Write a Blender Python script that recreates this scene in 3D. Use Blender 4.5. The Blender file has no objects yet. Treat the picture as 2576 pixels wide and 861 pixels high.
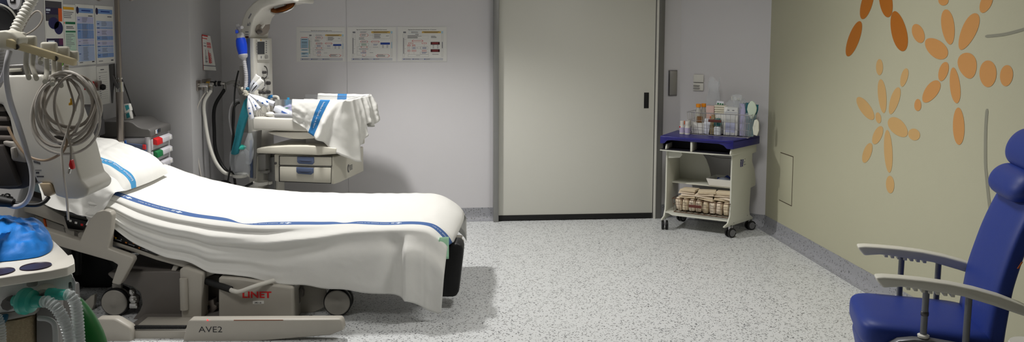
import bpy, bmesh, math, random
from mathutils import Vector as V, Matrix, noise
random.seed(7)
SC = bpy.context.scene
COL = SC.collection
PI = math.pi

# ------------------------------------------------------------------ camera
FOC, PPX, PPY, YAW, PITCH, ROLL, EYE = 1950.0, 1288.0, 244.85, .0953, .0806, .0041, V((0, 0, 1.5))
_f = V((math.sin(YAW)*math.cos(PITCH), math.cos(YAW)*math.cos(PITCH), -math.sin(PITCH)))
_r = V((math.cos(YAW), -math.sin(YAW), 0))
_u = _r.cross(_f)
CR = math.cos(ROLL)*_r + math.sin(ROLL)*_u
CU = -math.sin(ROLL)*_r + math.cos(ROLL)*_u
CF = _f
cd = bpy.data.cameras.new('camera')
cam = bpy.data.objects.new('camera', cd)
COL.objects.link(cam)
cd.sensor_fit = 'HORIZONTAL'
cd.sensor_width = 36
cd.lens = FOC/2576*36
cd.shift_y = -(430.5-PPY)/2576
cd.clip_start = .05
M = Matrix((CR, CU, -CF)).transposed().to_4x4()
M.translation = EYE
cam.matrix_world = M
SC.camera = cam


def ray(px, py):
    return CF + CR*((px-PPX)/FOC) - CU*((py-PPY)/FOC)


def at(px, py, x=None, y=None, z=None, pl=None):
    """the point of a plane that the photograph shows at a pixel"""
    d = ray(px, py)
    if x is not None: t = x/d.x
    elif y is not None: t = y/d.y
    elif z is not None: t = (z-EYE.z)/d.z
    else:
        p, n = pl
        t = (V(p)-EYE).dot(n)/d.dot(n)
    return EYE + d*t


def pth(l):
    return [at(a, b, y=c) for a, b, c in l]


def cr(pts, n=8, closed=False):
    """Catmull-Rom through the points"""
    pts = [V(p) for p in pts]
    m = len(pts)
    out = []
    rng = range(m) if closed else range(m-1)
    for i in rng:
        if closed:
            a, b, c, d = pts[i-1], pts[i], pts[(i+1) % m], pts[(i+2) % m]
        else:
            b, c = pts[i], pts[i+1]
            a = pts[i-1] if i else b*2-c
            d = pts[i+2] if i+2 < m else c*2-b
        for k in range(n):
            t = k/n
            out.append(.5*((2*b)+(c-a)*t+(2*a-5*b+4*c-d)*t*t+(3*b-a-3*c+d)*t*t*t))
    if not closed: out.append(pts[-1])
    return out


def lerp1(x, xs, ys):
    """piecewise-smooth interpolation of a table"""
    if x <= xs[0]: return ys[0]
    for i in range(len(xs)-1):
        if x <= xs[i+1]:
            t = (x-xs[i])/(xs[i+1]-xs[i])
            y0, y1 = ys[i], ys[i+1]
            m0 = ((ys[i+1]-ys[i-1])/(xs[i+1]-xs[i-1]) if i else (y1-y0)/(xs[1]-xs[0]))*(xs[i+1]-xs[i])
            m1 = ((ys[i+2]-ys[i])/(xs[i+2]-xs[i]) if i+2 < len(xs) else (y1-y0)/(xs[i+1]-xs[i]))*(xs[i+1]-xs[i])
            t2, t3 = t*t, t*t*t
            return (2*t3-3*t2+1)*y0+(t3-2*t2+t)*m0+(-2*t3+3*t2)*y1+(t3-t2)*m1
    return ys[-1]


# ------------------------------------------------------------------ materials
def lin(c):
    return tuple(((v/255)/12.92 if v/255 <= .04045 else ((v/255+.055)/1.055)**2.4) for v in c)


MATS = {}


def mat(name, rgb, rough=.5, metal=0.0, var=.04, scale=18.0, bump=0.0, bscale=60.0, trans=0.0, alpha=1.0, emit=None, coat=0.0, sheen=0.0, ior=1.45):
    if name in MATS: return MATS[name]
    m = bpy.data.materials.new(name)
    m.use_nodes = True
    nt = m.node_tree
    b = nt.nodes['Principled BSDF']
    c = lin(rgb)
    tc = nt.nodes.new('ShaderNodeTexCoord')
    nz = nt.nodes.new('ShaderNodeTexNoise')
    nz.inputs['Scale'].default_value = scale
    nz.inputs['Detail'].default_value = 4
    nt.links.new(tc.outputs['Object'], nz.inputs['Vector'])
    rp = nt.nodes.new('ShaderNodeMixRGB')
    rp.inputs['Color1'].default_value = (*[v*(1-var) for v in c], 1)
    rp.inputs['Color2'].default_value = (*[min(1, v*(1+var)) for v in c], 1)
    nt.links.new(nz.outputs['Fac'], rp.inputs['Fac'])
    nt.links.new(rp.outputs['Color'], b.inputs['Base Color'])
    b.inputs['Roughness'].default_value = rough
    b.inputs['Metallic'].default_value = metal
    b.inputs['IOR'].default_value = ior
    b.inputs['Transmission Weight'].default_value = trans
    b.inputs['Alpha'].default_value = alpha
    b.inputs['Coat Weight'].default_value = coat
    b.inputs['Sheen Weight'].default_value = sheen
    if emit:
        b.inputs['Emission Color'].default_value = (*lin(emit[0]), 1)
        b.inputs['Emission Strength'].default_value = emit[1]
    if bump:
        n2 = nt.nodes.new('ShaderNodeTexNoise')
        n2.inputs['Scale'].default_value = bscale
        n2.inputs['Detail'].default_value = 5
        nt.links.new(tc.outputs['Object'], n2.inputs['Vector'])
        bp = nt.nodes.new('ShaderNodeBump')
        bp.inputs['Strength'].default_value = bump
        bp.inputs['Distance'].default_value = .01
        nt.links.new(n2.outputs['Fac'], bp.inputs['Height'])
        nt.links.new(bp.outputs['Normal'], b.inputs['Normal'])
    MATS[name] = m
    return m


def speckle(name, base, rough, dens, flip=False):
    """vinyl with dark flecks"""
    m = bpy.data.materials.new(name)
    m.use_nodes = True
    nt = m.node_tree
    N, L = nt.nodes.new, nt.links.new
    b = nt.nodes['Principled BSDF']
    tc = N('ShaderNodeTexCoord')
    col = None
    nb = N('ShaderNodeTexNoise'); nb.inputs['Scale'].default_value = 1.3
    L(tc.outputs['Object'], nb.inputs['Vector'])
    mx = N('ShaderNodeMixRGB')
    c = lin(base)
    mx.inputs['Color1'].default_value = (*[v*.96 for v in c], 1)
    mx.inputs['Color2'].default_value = (*[v*1.04 for v in c], 1)
    L(nb.outputs['Fac'], mx.inputs['Fac'])
    col = mx.outputs['Color']
    dn = N('ShaderNodeTexNoise'); dn.inputs['Scale'].default_value = 95
    L(tc.outputs['Object'], dn.inputs['Vector'])
    for i, (sc, thr, keep, rgb, rot) in enumerate([(64, .30, dens*.62, (84, 86, 90), .45), (72, .30, dens*.8, (128, 129, 131), 1.75), (80, .32, dens*.8, (110, 108, 108), 2.6), (70, .30, dens*.6, (96, 98, 100), 1.05), (96, .34, dens*1.1, (150, 151, 152), 2.1)]):
        m0 = N('ShaderNodeMapping')
        m0.inputs['Rotation'].default_value = (0, 0, rot)
        L(tc.outputs['Object'], m0.inputs['Vector'])
        mp = N('ShaderNodeMapping')
        mp.inputs['Scale'].default_value = (sc*.72, sc*1.35, sc)
        mp.inputs['Location'].default_value = (i*3.7, i*1.3, i*2.2)
        L(m0.outputs['Vector'], mp.inputs['Vector'])
        ad = N('ShaderNodeVectorMath'); ad.operation = 'MULTIPLY_ADD'
        L(dn.outputs['Color'], ad.inputs[0]); ad.inputs[1].default_value = (1.1, 1.1, 1.1)
        L(mp.outputs['Vector'], ad.inputs[2])
        vo = N('ShaderNodeTexVoronoi'); vo.inputs['Scale'].default_value = 1
        L(ad.outputs['Vector'], vo.inputs['Vector'])
        lt = N('ShaderNodeMath'); lt.operation = 'LESS_THAN'; lt.inputs[1].default_value = thr
        L(vo.outputs['Distance'], lt.inputs[0])
        sp = N('ShaderNodeSeparateColor'); L(vo.outputs['Color'], sp.inputs[0])
        l2 = N('ShaderNodeMath'); l2.operation = 'LESS_THAN'; l2.inputs[1].default_value = keep
        L(sp.outputs[0], l2.inputs[0])
        mu = N('ShaderNodeMath'); mu.operation = 'MULTIPLY'
        L(lt.outputs[0], mu.inputs[0]); L(l2.outputs[0], mu.inputs[1])
        x2 = N('ShaderNodeMixRGB')
        L(mu.outputs[0], x2.inputs['Fac']); L(col, x2.inputs['Color1'])
        x2.inputs['Color2'].default_value = (*lin(rgb), 1)
        col = x2.outputs['Color']
    L(col, b.inputs['Base Color'])
    b.inputs['Roughness'].default_value = rough
    MATS[name] = m
    return m


def wallmat(name, rgb):
    return mat(name, rgb, rough=.55, var=.015, scale=3, bump=.05, bscale=220)


# ------------------------------------------------------------------ mesh builder
WO = {}          # world origin of every object built


class MB:
    def __init__(s):
        s.bm = bmesh.new()
        s.mi = 0

    def _add(s, t, bev=0, seg=2, ang=28):
        bmesh.ops.recalc_face_normals(t, faces=t.faces[:])
        if bev:
            es = [e for e in t.edges if len(e.link_faces) == 2 and e.calc_face_angle(0) > math.radians(ang)]
            if es: bmesh.ops.bevel(t, geom=es, offset=bev, segments=seg, profile=.5, affect='EDGES', clamp_overlap=True)
        for f in t.faces: f.material_index = s.mi
        me = bpy.data.meshes.new('t')
        t.to_mesh(me); t.free()
        s.bm.from_mesh(me)
        bpy.data.meshes.remove(me)
        return s

    def box(s, c, sz, ax=None, bev=0, seg=2):
        """ax: None, an angle about z, or three axis vectors"""
        t = bmesh.new()
        bmesh.ops.create_cube(t, size=1)
        if ax is None: A = Matrix.Identity(3)
        elif isinstance(ax, (int, float)): A = Matrix.Rotation(ax, 3, 'Z')
        else: A = Matrix([V(a) for a in ax]).transposed()
        for v in t.verts: v.co = V((v.co.x*sz[0], v.co.y*sz[1], v.co.z*sz[2]))
        if bev: bmesh.ops.bevel(t, geom=t.edges[:], offset=bev, segments=seg, profile=.5, affect='EDGES', clamp_overlap=True)
        for v in t.verts: v.co = A @ v.co + V(c)
        return s._add(t)

    def rng(s, x0, x1, y0, y1, z0, z1, bev=0):
        return s.box(((x0+x1)/2, (y0+y1)/2, (z0+z1)/2), (x1-x0, y1-y0, z1-z0), bev=bev)

    def prism(s, pts, vec, bev=0, seg=2, ang=28):
        t = bmesh.new()
        vs = [t.verts.new(V(p)) for p in pts]
        f = t.faces.new(vs)
        r = bmesh.ops.extrude_face_region(t, geom=[f])
        for e in r['geom']:
            if isinstance(e, bmesh.types.BMVert): e.co += V(vec)
        return s._add(t, bev, seg, ang)

    def quad(s, pts):
        t = bmesh.new()
        t.faces.new([t.verts.new(V(p)) for p in pts])
        for f in t.faces: f.material_index = s.mi
        me = bpy.data.meshes.new('t'); t.to_mesh(me); t.free(); s.bm.from_mesh(me); bpy.data.meshes.remove(me)
        return s

    def tube(s, path, r, seg=8, closed=False, cap=True, flat=None):
        """r: a number or one per point; flat=(vector, ratio) squeezes the section"""
        P = [V(p) for p in path]
        n = len(P)
        R = r if isinstance(r, (list, tuple)) else [r]*n
        t = bmesh.new()
        T = []
        for i in range(n):
            a = P[i-1] if (i or closed) else P[i]
            b = P[(i+1) % n] if (i < n-1 or closed) else P[i]
            d = (b-a)
            T.append(d.normalized() if d.length > 1e-9 else V((0, 0, 1)))
        ref = V((0, 0, 1)) if abs(T[0].z) < .9 else V((1, 0, 0))
        nrm = (ref-T[0]*ref.dot(T[0])).normalized()
        rings = []
        for i in range(n):
            nrm = (nrm-T[i]*nrm.dot(T[i]))
            nrm = nrm.normalized() if nrm.length > 1e-9 else T[i].orthogonal().normalized()
            bn = T[i].cross(nrm)
            ring = []
            for k in range(seg):
                a = 2*PI*k/seg
                o = (nrm*math.cos(a)+bn*math.sin(a))*R[i]
                if flat: o -= flat[0]*(o.dot(flat[0])*(1-flat[1]))
                ring.append(t.verts.new(P[i]+o))
            rings.append(ring)
        m = n if closed else n-1
        for i in range(m):
            A, B = rings[i], rings[(i+1) % n]
            sh = 0
            if closed and i == n-1:
                best = 1e9
                for q in range(seg):
                    dd = (A[0].co-B[q].co).length
                    if dd < best: best, sh = dd, q
            for k in range(seg):
                t.faces.new((A[k], A[(k+1) % seg], B[(k+1+sh) % seg], B[(k+sh) % seg]))
        if cap and not closed:
            t.faces.new(rings[0][::-1]); t.faces.new(rings[-1])
        return s._add(t)

    def hose(s, path, r0, r1, pitch, seg=14):
        """corrugated hose: resample by length, alternate radii"""
        P = [V(p) for p in path]
        L = [0]
        for a, b in zip(P, P[1:]): L.append(L[-1]+(b-a).length)
        n = int(L[-1]/pitch)*4
        out, R = [], []
        j = 0
        for i in range(n+1):
            d = L[-1]*i/n
            while j < len(P)-2 and L[j+1] < d: j += 1
            t = (d-L[j])/max(1e-9, L[j+1]-L[j])
            out.append(P[j].lerp(P[j+1], t)); R.append((r0, r0, r1, r1)[i % 4])
        return s.tube(out, R, seg)

    def lathe(s, prof, o, ax=(0, 0, 1), seg=24):
        ax = V(ax).normalized()
        a = ax.orthogonal().normalized(); b = ax.cross(a)
        t = bmesh.new()
        rings = []
        for r, h in prof:
            if r < 1e-6: rings.append([t.verts.new(V(o)+ax*h)])
            else: rings.append([t.verts.new(V(o)+ax*h+(a*math.cos(2*PI*k/seg)+b*math.sin(2*PI*k/seg))*r) for k in range(seg)])
        for A, B in zip(rings, rings[1:]):
            for k in range(seg):
                k2 = (k+1) % seg
                if len(A) == 1 and len(B) == 1: continue
                if len(A) == 1: t.faces.new((A[0], B[k], B[k2]))
                elif len(B) == 1: t.faces.new((A[k], A[k2], B[0]))
                else: t.faces.new((A[k], A[k2], B[k2], B[k]))
        if len(rings[0]) > 1: t.faces.new(rings[0][::-1])
        if len(rings[-1]) > 1: t.faces.new(rings[-1])
        return s._add(t)

    def ball(s, c, r, ax=None, seg=24, fn=None):
        t = bmesh.new()
        bmesh.ops.create_uvsphere(t, u_segments=seg, v_segments=max(8, seg//2), radius=1)
        A = Matrix.Identity(3) if ax is None else Matrix([V(a) for a in ax]).transposed()
        for v in t.verts:
            p = fn(v.co.copy()) if fn else v.co
            v.co = A @ V((p.x*r[0], p.y*r[1], p.z*r[2])) + V(c)
        return s._add(t)

    def grid(s, fn, nu, nv, mi=None, closeu=False):
        """fn(u,v) with u,v in 0..1; mi(u,v) picks the material slot"""
        t = bmesh.new()
        vs = [[t.verts.new(V(fn(i/nu, j/nv))) for j in range(nv+1)] for i in range(nu+(0 if closeu else 1))]
        m = len(vs)
        fs = []
        for i in range(nu):
            for j in range(nv):
                f = t.faces.new((vs[i][j], vs[(i+1) % m][j], vs[(i+1) % m][j+1], vs[i][j+1]))
                f.material_index = mi((i+.5)/nu, (j+.5)/nv) if mi else s.mi
        me = bpy.data.meshes.new('t'); t.to_mesh(me); t.free(); s.bm.from_mesh(me); bpy.data.meshes.remove(me)
        return s

    def text(s, txt, size, fn, align='LEFT', bold=0.0, sx=1.0):
        """flat letters mapped by fn(x,y) to the world"""
        cu = bpy.data.curves.new('t', 'FONT')
        cu.body = txt; cu.size = size; cu.align_x = align; cu.offset = bold; cu.resolution_u = 3
        o = bpy.data.objects.new('t', cu)
        me = bpy.data.meshes.new_from_object(o)
        for v in me.vertices: v.co = V(fn(v.co.x*sx, v.co.y))
        for p in me.polygons: p.material_index = s.mi
        s.bm.from_mesh(me)
        bpy.data.objects.remove(o); bpy.data.curves.remove(cu); bpy.data.meshes.remove(me)
        return s

    def build(s, name, mats, parent=None, smooth=38, solid=0, subd=0, off=-1, org=None):
        me = bpy.data.meshes.new(name)
        if not isinstance(mats, (list, tuple)): mats = [mats]
        co = [v.co for v in s.bm.verts]
        lo = V((min(c.x for c in co), min(c.y for c in co), min(c.z for c in co)))
        hi = V((max(c.x for c in co), max(c.y for c in co), max(c.z for c in co)))
        w = V(org) if org is not None else V(((lo.x+hi.x)/2, (lo.y+hi.y)/2, lo.z))
        bmesh.ops.translate(s.bm, verts=s.bm.verts[:], vec=-w)
        for f in s.bm.faces: f.smooth = True
        s.bm.to_mesh(me); s.bm.free()
        for m in mats: me.materials.append(m)
        me.set_sharp_from_angle(angle=math.radians(smooth))
        o = bpy.data.objects.new(name, me)
        COL.objects.link(o)
        if solid:
            md = o.modifiers.new('thickness', 'SOLIDIFY'); md.thickness = solid; md.offset = off
        if subd:
            md = o.modifiers.new('smooth', 'SUBSURF'); md.levels = subd; md.render_levels = subd
        WO[o] = w
        if parent:
            o.parent = parent
            o.location = w - WO[parent]
        else: o.location = w
        return o


def tag(o, label, cat, group=None, kind=None):
    if label: o['label'] = label
    if cat: o['category'] = cat
    if group: o['group'] = group
    if kind: o['kind'] = kind
    return o


def thing(name, label, cat, loc, group=None):
    o = bpy.data.objects.new(name, None)
    COL.objects.link(o)
    o.empty_display_size = .05
    o.location = V(loc)
    WO[o] = V(loc)
    return tag(o, label, cat, group)


def struct(o):
    o['kind'] = 'structure'
    return o


def dup(root, delta, label=None, group=None):
    """copy of a thing with its parts and sub-parts"""
    r = root.copy(); COL.objects.link(r)
    r.location = root.location + V(delta); WO[r] = r.location.copy()
    if label: r['label'] = label
    if group: r['group'] = group
    for ch in list(root.children):
        c = ch.copy(); COL.objects.link(c); c.parent = r
        for g in list(ch.children):
            d = g.copy(); COL.objects.link(d); d.parent = c
    return r


# ------------------------------------------------------------------ shared materials
M_wall = wallmat('wall paint white', (205, 203, 205))
M_grey = wallmat('partition paint', (176, 175, 176))
M_mural = wallmat('wall paint beige', (178, 176, 152))
M_ceil = wallmat('ceiling paint', (225, 224, 220))
M_floor = speckle('speckled vinyl floor', (206, 208, 208), .36, .30)
M_base = speckle('speckled vinyl skirting', (150, 151, 156), .45, .34)
M_door = mat('door laminate', (208, 207, 198), .42, var=.01, scale=4)
M_jamb = mat('grey door metal', (138, 138, 136), .4, metal=.3, var=.03)
M_jambd = mat('dark frame metal', (112, 111, 108), .4, metal=.3, var=.03)
M_black = mat('black rubber', (14, 14, 15), .55, var=.2)
M_blackg = mat('black gloss plastic', (10, 10, 11), .3, var=.2)
M_white = mat('white plastic', (214, 212, 204), .38, var=.02)
M_cream = mat('cream plastic', (202, 198, 184), .45, var=.03)
M_ivory = mat('ivory enamel', (208, 205, 196), .4, var=.02)
M_bedgrey = mat('bed grey plastic', (166, 161, 151), .42, var=.03)
M_beddark = mat('bed dark grey plastic', (102, 97, 92), .5, var=.03)
M_chrome = mat('chrome', (200, 198, 194), .18, metal=1, var=.02)
M_steel = mat('brushed steel', (150, 142, 136), .35, metal=.9, var=.06)
M_dsteel = mat('dark steel', (92, 90, 90), .35, metal=.8, var=.05)
M_ink = mat('dark ink', (40, 40, 44), .7)
M_paper = mat('white paper', (222, 221, 216), .6, var=.015)
M_sheet = mat('white cotton', (228, 227, 222), .85, var=.02, scale=40, bump=.12, bscale=500, sheen=.1)
M_stripe = mat('printed blue stripe', (66, 98, 152), .85, var=.05)
M_stripe2 = mat('printed cyan stripe', (66, 146, 196), .85, var=.05)
M_stripe3 = mat('printed blue towel stripe', (46, 118, 176), .85, var=.05)
M_print = mat('white print', (206, 216, 230), .85)
M_red = mat('red plastic', (196, 26, 30), .4)
M_green = mat('green plastic', (20, 110, 62), .45)
M_blueink = mat('blue ink', (42, 92, 170), .7)
M_yellow = mat('yellow plastic', (226, 170, 30), .45)
M_clear = mat('clear plastic', (235, 238, 240), .12, trans=.92, var=.0, ior=1.1, alpha=.55)
M_film = mat('clear film', (232, 236, 240), .22, trans=.6, var=.03, ior=1.05, alpha=.5)
M_teal = mat('teal cloth', (28, 116, 130), .7, var=.06, bump=.1, bscale=90)
# ================================================================== the setting
YB, XR, XL, YP, XP = 6.19, 2.545, -2.15, 5.435, -1.669
CA, CB = V((1.975, 6.19, 0)), V((2.545, 5.76, 0))       # the chamfered corner
WA = (CB-CA).normalized()                                 # along the angled wall
WN = V((WA.y, -WA.x, 0))                                  # its normal into the room
ZC, YR = 2.75, -1.6

b = MB(); b.rng(XL-.4, XR+.3, YR-.1, YB+.2, -.12, 0); struct(b.build('floor', M_floor))
b = MB(); b.rng(XL-.4, XR+.3, YR-.1, YB+.2, ZC, ZC+.1); struct(b.build('ceiling', M_ceil))

# back wall in panels with fine joints, an opening behind the door leaf
b = MB()
xs1 = at(872, 100, y=YB).x
g = .0012
b.rng(XP, xs1-g, YB, YB+.1, 0, ZC); b.rng(xs1+g, .46, YB, YB+.1, 0, ZC)
b.rng(.46, 1.83, YB, YB+.1, 2.15, ZC); b.rng(.46, 1.83, YB+.05, YB+.1, 0, 2.15)
b.rng(1.83, 1.975, YB, YB+.1, 0, ZC)
b.rng(xs1-.03, xs1+.03, YB+.004, YB+.09, 0, ZC)
struct(b.build('wall_back', M_wall))
b = MB(); b.prism([CA, CB, CB+V((0.05, .15, 0)), CA+V((0.02, .2, 0))], (0, 0, ZC)); struct(b.build('wall_angled', M_wall))
b = MB(); b.rng(XR, XR+.12, YR, CB.y, 0, ZC); struct(b.build('wall_right', M_mural))
b = MB(); b.rng(XL-.12, XL, YR, YP+.1, 0, ZC); struct(b.build('wall_left', M_grey))
b = MB(); b.prism([(XL, YP, 0), (XP, YP, 0), (XP, YB+.1, 0), (XL, YB+.1, 0)], (0, 0, ZC), bev=.006); struct(b.build('wall_partition', M_grey))
b = MB(); b.rng(XL-.1, XR+.1, YR-.12, YR, 0, ZC); struct(b.build('wall_rear', M_grey))


def cove(name, p0, p1, n, h=.1):
    """coved skirting: vinyl turned up the wall"""
    prof = [(0, h), (.004, h), (.005, .045), (.009, .026), (.018, .011), (.034, .003), (.06, .0015), (.06, -.002), (0, -.002)]
    p0, p1, n = V(p0), V(p1), V(n)
    bb = MB(); bb.prism([p0+n*a+V((0, 0, z)) for a, z in prof], p1-p0)
    return struct(bb.build(name, M_base, smooth=50))


cove('baseboard_back', (XP, YB, 0), (.446, YB, 0), (0, -1, 0))
cove('baseboard_doorside', (1.832, YB, 0), (1.985, YB, 0), (0, -1, 0))
cove('baseboard_angled', CA, CB, WN)
cove('baseboard_right', (XR, CB.y+.01, 0), (XR, YR, 0), (-1, 0, 0))
cove('baseboard_left', (XL, YP, 0), (XL, YR, 0), (1, 0, 0))
cove('baseboard_partition', (XP, YP, 0), (XP, YB, 0), (1, 0, 0))

# sliding door
dt = struct(thing('door_1', None, None, (1.126, 6.15, 0)))
xl, xr = at(1254.5, 300, y=6.13).x, at(1645, 300, y=6.13).x
b = MB(); b.rng(xl, xr, 6.13, 6.18, .046, 2.14, bev=.002); b.build('door_leaf', M_door, dt)
b = MB(); b.rng(xl+.002, xr-.002, 6.126, 6.178, .006, .046, bev=.001); b.build('bottom_seal', M_black, dt)
h0, h1 = at(1620.5, 233, y=6.127), at(1632, 272.5, y=6.127)
b = MB(); b.prism([(h0.x, 6.13, h1.z), (h1.x, 6.13, h1.z), (h1.x, 6.13, h0.z), (h0.x, 6.13, h0.z)], (0, -.003, 0), bev=.0022, seg=3)
b.build('handle_recess', M_black, dt)
b = MB(); x0, x1 = at(1242, 300, y=6.1).x, at(1255, 300, y=6.1).x
b.rng(x0, x1, 6.1, 6.2, 0, 2.3, bev=.003); struct(b.build('trim_1', M_jamb))
b = MB()
e = [at(px, 300, y=6.12).x for px in (1645.3, 1648.5, 1652.8, 1668)]
b.rng(e[0], e[1]+.002, 6.135, 6.2, 0, 2.3); b.mi = 1
b.rng(e[1], e[2], 6.11, 6.2, 0, 2.3, bev=.002); b.mi = 0
b.rng(e[2], e[3], 6.12, 6.2, 0, 2.3, bev=.002)
struct(b.build('trim_2', [M_jambd, M_white]))
b = MB(); b.rng(x0, e[3], 6.09, 6.2, 2.14, 2.32, bev=.004); struct(b.build('trim_3', M_jamb))

# ================================================================== things on the walls
# door sensor plate
a, c = at(1682.5, 177, y=6.18), at(1702.5, 240.5, y=6.18)
t = thing('door_switch', 'grey brushed metal switch plate on the wall right of the sliding door', 'switch', ((a.x+c.x)/2, 6.18, c.z))
b = MB(); b.rng(a.x, c.x, 6.176, 6.19, c.z, a.z, bev=.002); b.build('frame', M_dsteel, t)
b = MB(); b.rng(a.x+.008, c.x-.003, 6.171, 6.178, c.z+.004, a.z-.004, bev=.002); b.build('plate', mat('brushed plate', (150, 148, 144), .45, metal=.5), t)
# access hatch in the beige wall
q = [at(px, py, x=XR-.002) for px, py in ((1966, 383.5), (1995.5, 394), (1990, 519), (1963, 506.5))]
yy0, yy1 = q[1].y, q[0].y+.02
zz0, zz1 = q[2].z, q[1].z
t = thing('access_panel', 'flush beige access panel low in the beige wall near the corner', 'hatch', (XR, (yy0+yy1)/2, zz0))
b = MB(); b.rng(XR-.0025, XR+.01, yy0+.006, yy1-.003, zz0+.006, zz1-.006, bev=.001); b.build('panel', M_mural, t)
b = MB(); b.rng(XR-.0012, XR+.01, yy0, yy1, zz0, zz1); b.build('shadow_gap', mat('gap brown', (70, 58, 44), .8), t)
# plug sockets behind the cart
pc = at(1757, 208, pl=(CA+WN*.01, WN)); 
t = thing('wall_socket', 'white double wall socket behind the cart, half covered by a plastic bag', 'socket', (pc.x, pc.y, pc.z-.06))
b = MB()
for dz in (.034, -.034): b.box(pc+V((0, 0, dz)), (.085, .012, .062), (WA, -WN, V((0, 0, 1))), bev=.005)
b.build('plate', M_white, t)
b = MB()
for dz in (.0, -.022): b.box(pc-WA*.012+WN*.01+V((0, 0, dz-.024)), (.05, .022, .007), (WA, -WN, V((0, 0, 1))), bev=.002)
b.build('cover_flap', mat('socket flap grey', (140, 138, 136), .5), t)

# ------------------------------------------------------------------ mural flowers on the beige wall
M_or = mat('vinyl orange', (168, 98, 18), .5, var=.02)
M_ol = mat('vinyl light orange', (194, 140, 80), .5, var=.02)
M_op = mat('vinyl pale orange', (194, 157, 102), .5, var=.02)
M_gs = mat('vinyl grey', (136, 135, 120), .5, var=.02)


def petal(bb, cx, cy, hl, hw, dx, dy, egg=.12):
    n = math.hypot(dx, dy); dx /= n; dy /= n
    pts = []
    for k in range(28):
        a = 2*PI*k/28
        l = math.cos(a)*hl
        w = math.sin(a)*hw*(1+egg*math.cos(a))
        X, Y = cx+dx*l-dy*w, cy+dy*l+dx*w
        pts.append(at(2000+X/1.722, Y/1.722, x=XR-.0008))
    bb.prism(pts, (-.0006, 0, 0))


FL = [('dark orange flower decal cut off by the top of the photo', M_or,
       [(255, 168, 81, 24, -55, 153, 0), (312, 12, 74, 24, -38, 130, 0), (392, -6, 82, 28, 12, 80, .1), (450, 135, 89, 33, 20, 88, .1), (360, -130, 60, 30, 10, -60, 0), (290, -120, 60, 24, -30, -50, 0)]),
      ('large light orange flower decal on the beige wall, upper right', M_ol,
       [(643, 2, 22, 22, 0, 1, 0), (663, 117, 77, 28, 10, 76, -.1), (752, 137, 86, 32, 36, -80, .15), (827, 14, 45, 24, 18, -40, .1), (534, 145, 43, 25, 14, 36, 0), (612, 210, 58, 36, 45, 38, .1), (748, 285, 57, 40, -12, -52, .2), (836, 320, 58, 37, 0, -1, .05), (916, 328, 46, 28, 5, -45, .05), (643, 310, 43, 20, 12, -40, .05), (693, 370, 78, 22, 8, 76, .1), (590, 397, 56, 28, 32, -45, .1), (532, 455, 26, 15, 0, 1, .1), (709, 547, 81, 25, 2, 80, .05)]),
      ('small pale orange flower decal on the beige wall, lower left', M_op,
       [(366, 291, 35, 15, 0, 1, .0), (473, 336, 41, 15, 10, -38, .1), (378, 417, 74, 18, 7, 73, -.1), (431, 437, 61, 19, 18, -58, .1), (305, 470, 59, 23, 34, 48, 0), (361, 511, 24, 12, 4, 22, 0), (446, 552, 53, 31, 34, 34, -.1), (516, 583, 27, 24, 1, 1, 0), (358, 586, 42, 19, 16, -38, 0), (404, 656, 93, 18, 5, 92, 0), (313, 663, 45, 18, 14, -41, 0), (412, 800, 38, 18, 2, 38, 0)])]
for lab, mm, ps in FL:
    b = MB()
    for p in ps: petal(b, *p)
    tag(b.build('flower_decal', mm), lab, 'wall decal', 'flower decals on the beige wall')
for lab, pts in (('grey curved stem decal near the top right of the beige wall', [(824, 158), (900, 150), (960, 136), (1010, 120), (1080, 90)]),
                 ('grey vertical stem decal on the beige wall behind the chair', [(832, 472), (826, 560), (825, 700), (831, 780), (840, 870), (852, 960)])):
    b = MB()
    c = cr([V((x, y, 0)) for x, y in pts], 8)
    L, R = [], []
    for i, p in enumerate(c):
        d = (c[min(i+1, len(c)-1)]-c[max(i-1, 0)]).normalized()
        w = 6.5 if 0 < i < len(c)-1 else 3.5
        L.append((p.x-d.y*w, p.y+d.x*w)); R.append((p.x+d.y*w, p.y-d.x*w))
    b.prism([at(2000+x/1.722, y/1.722, x=XR-.0008) for x, y in L+R[::-1]], (-.0006, 0, 0))
    tag(b.build('stem_decal', M_gs), lab, 'wall decal', 'grey stem decals')


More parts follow.
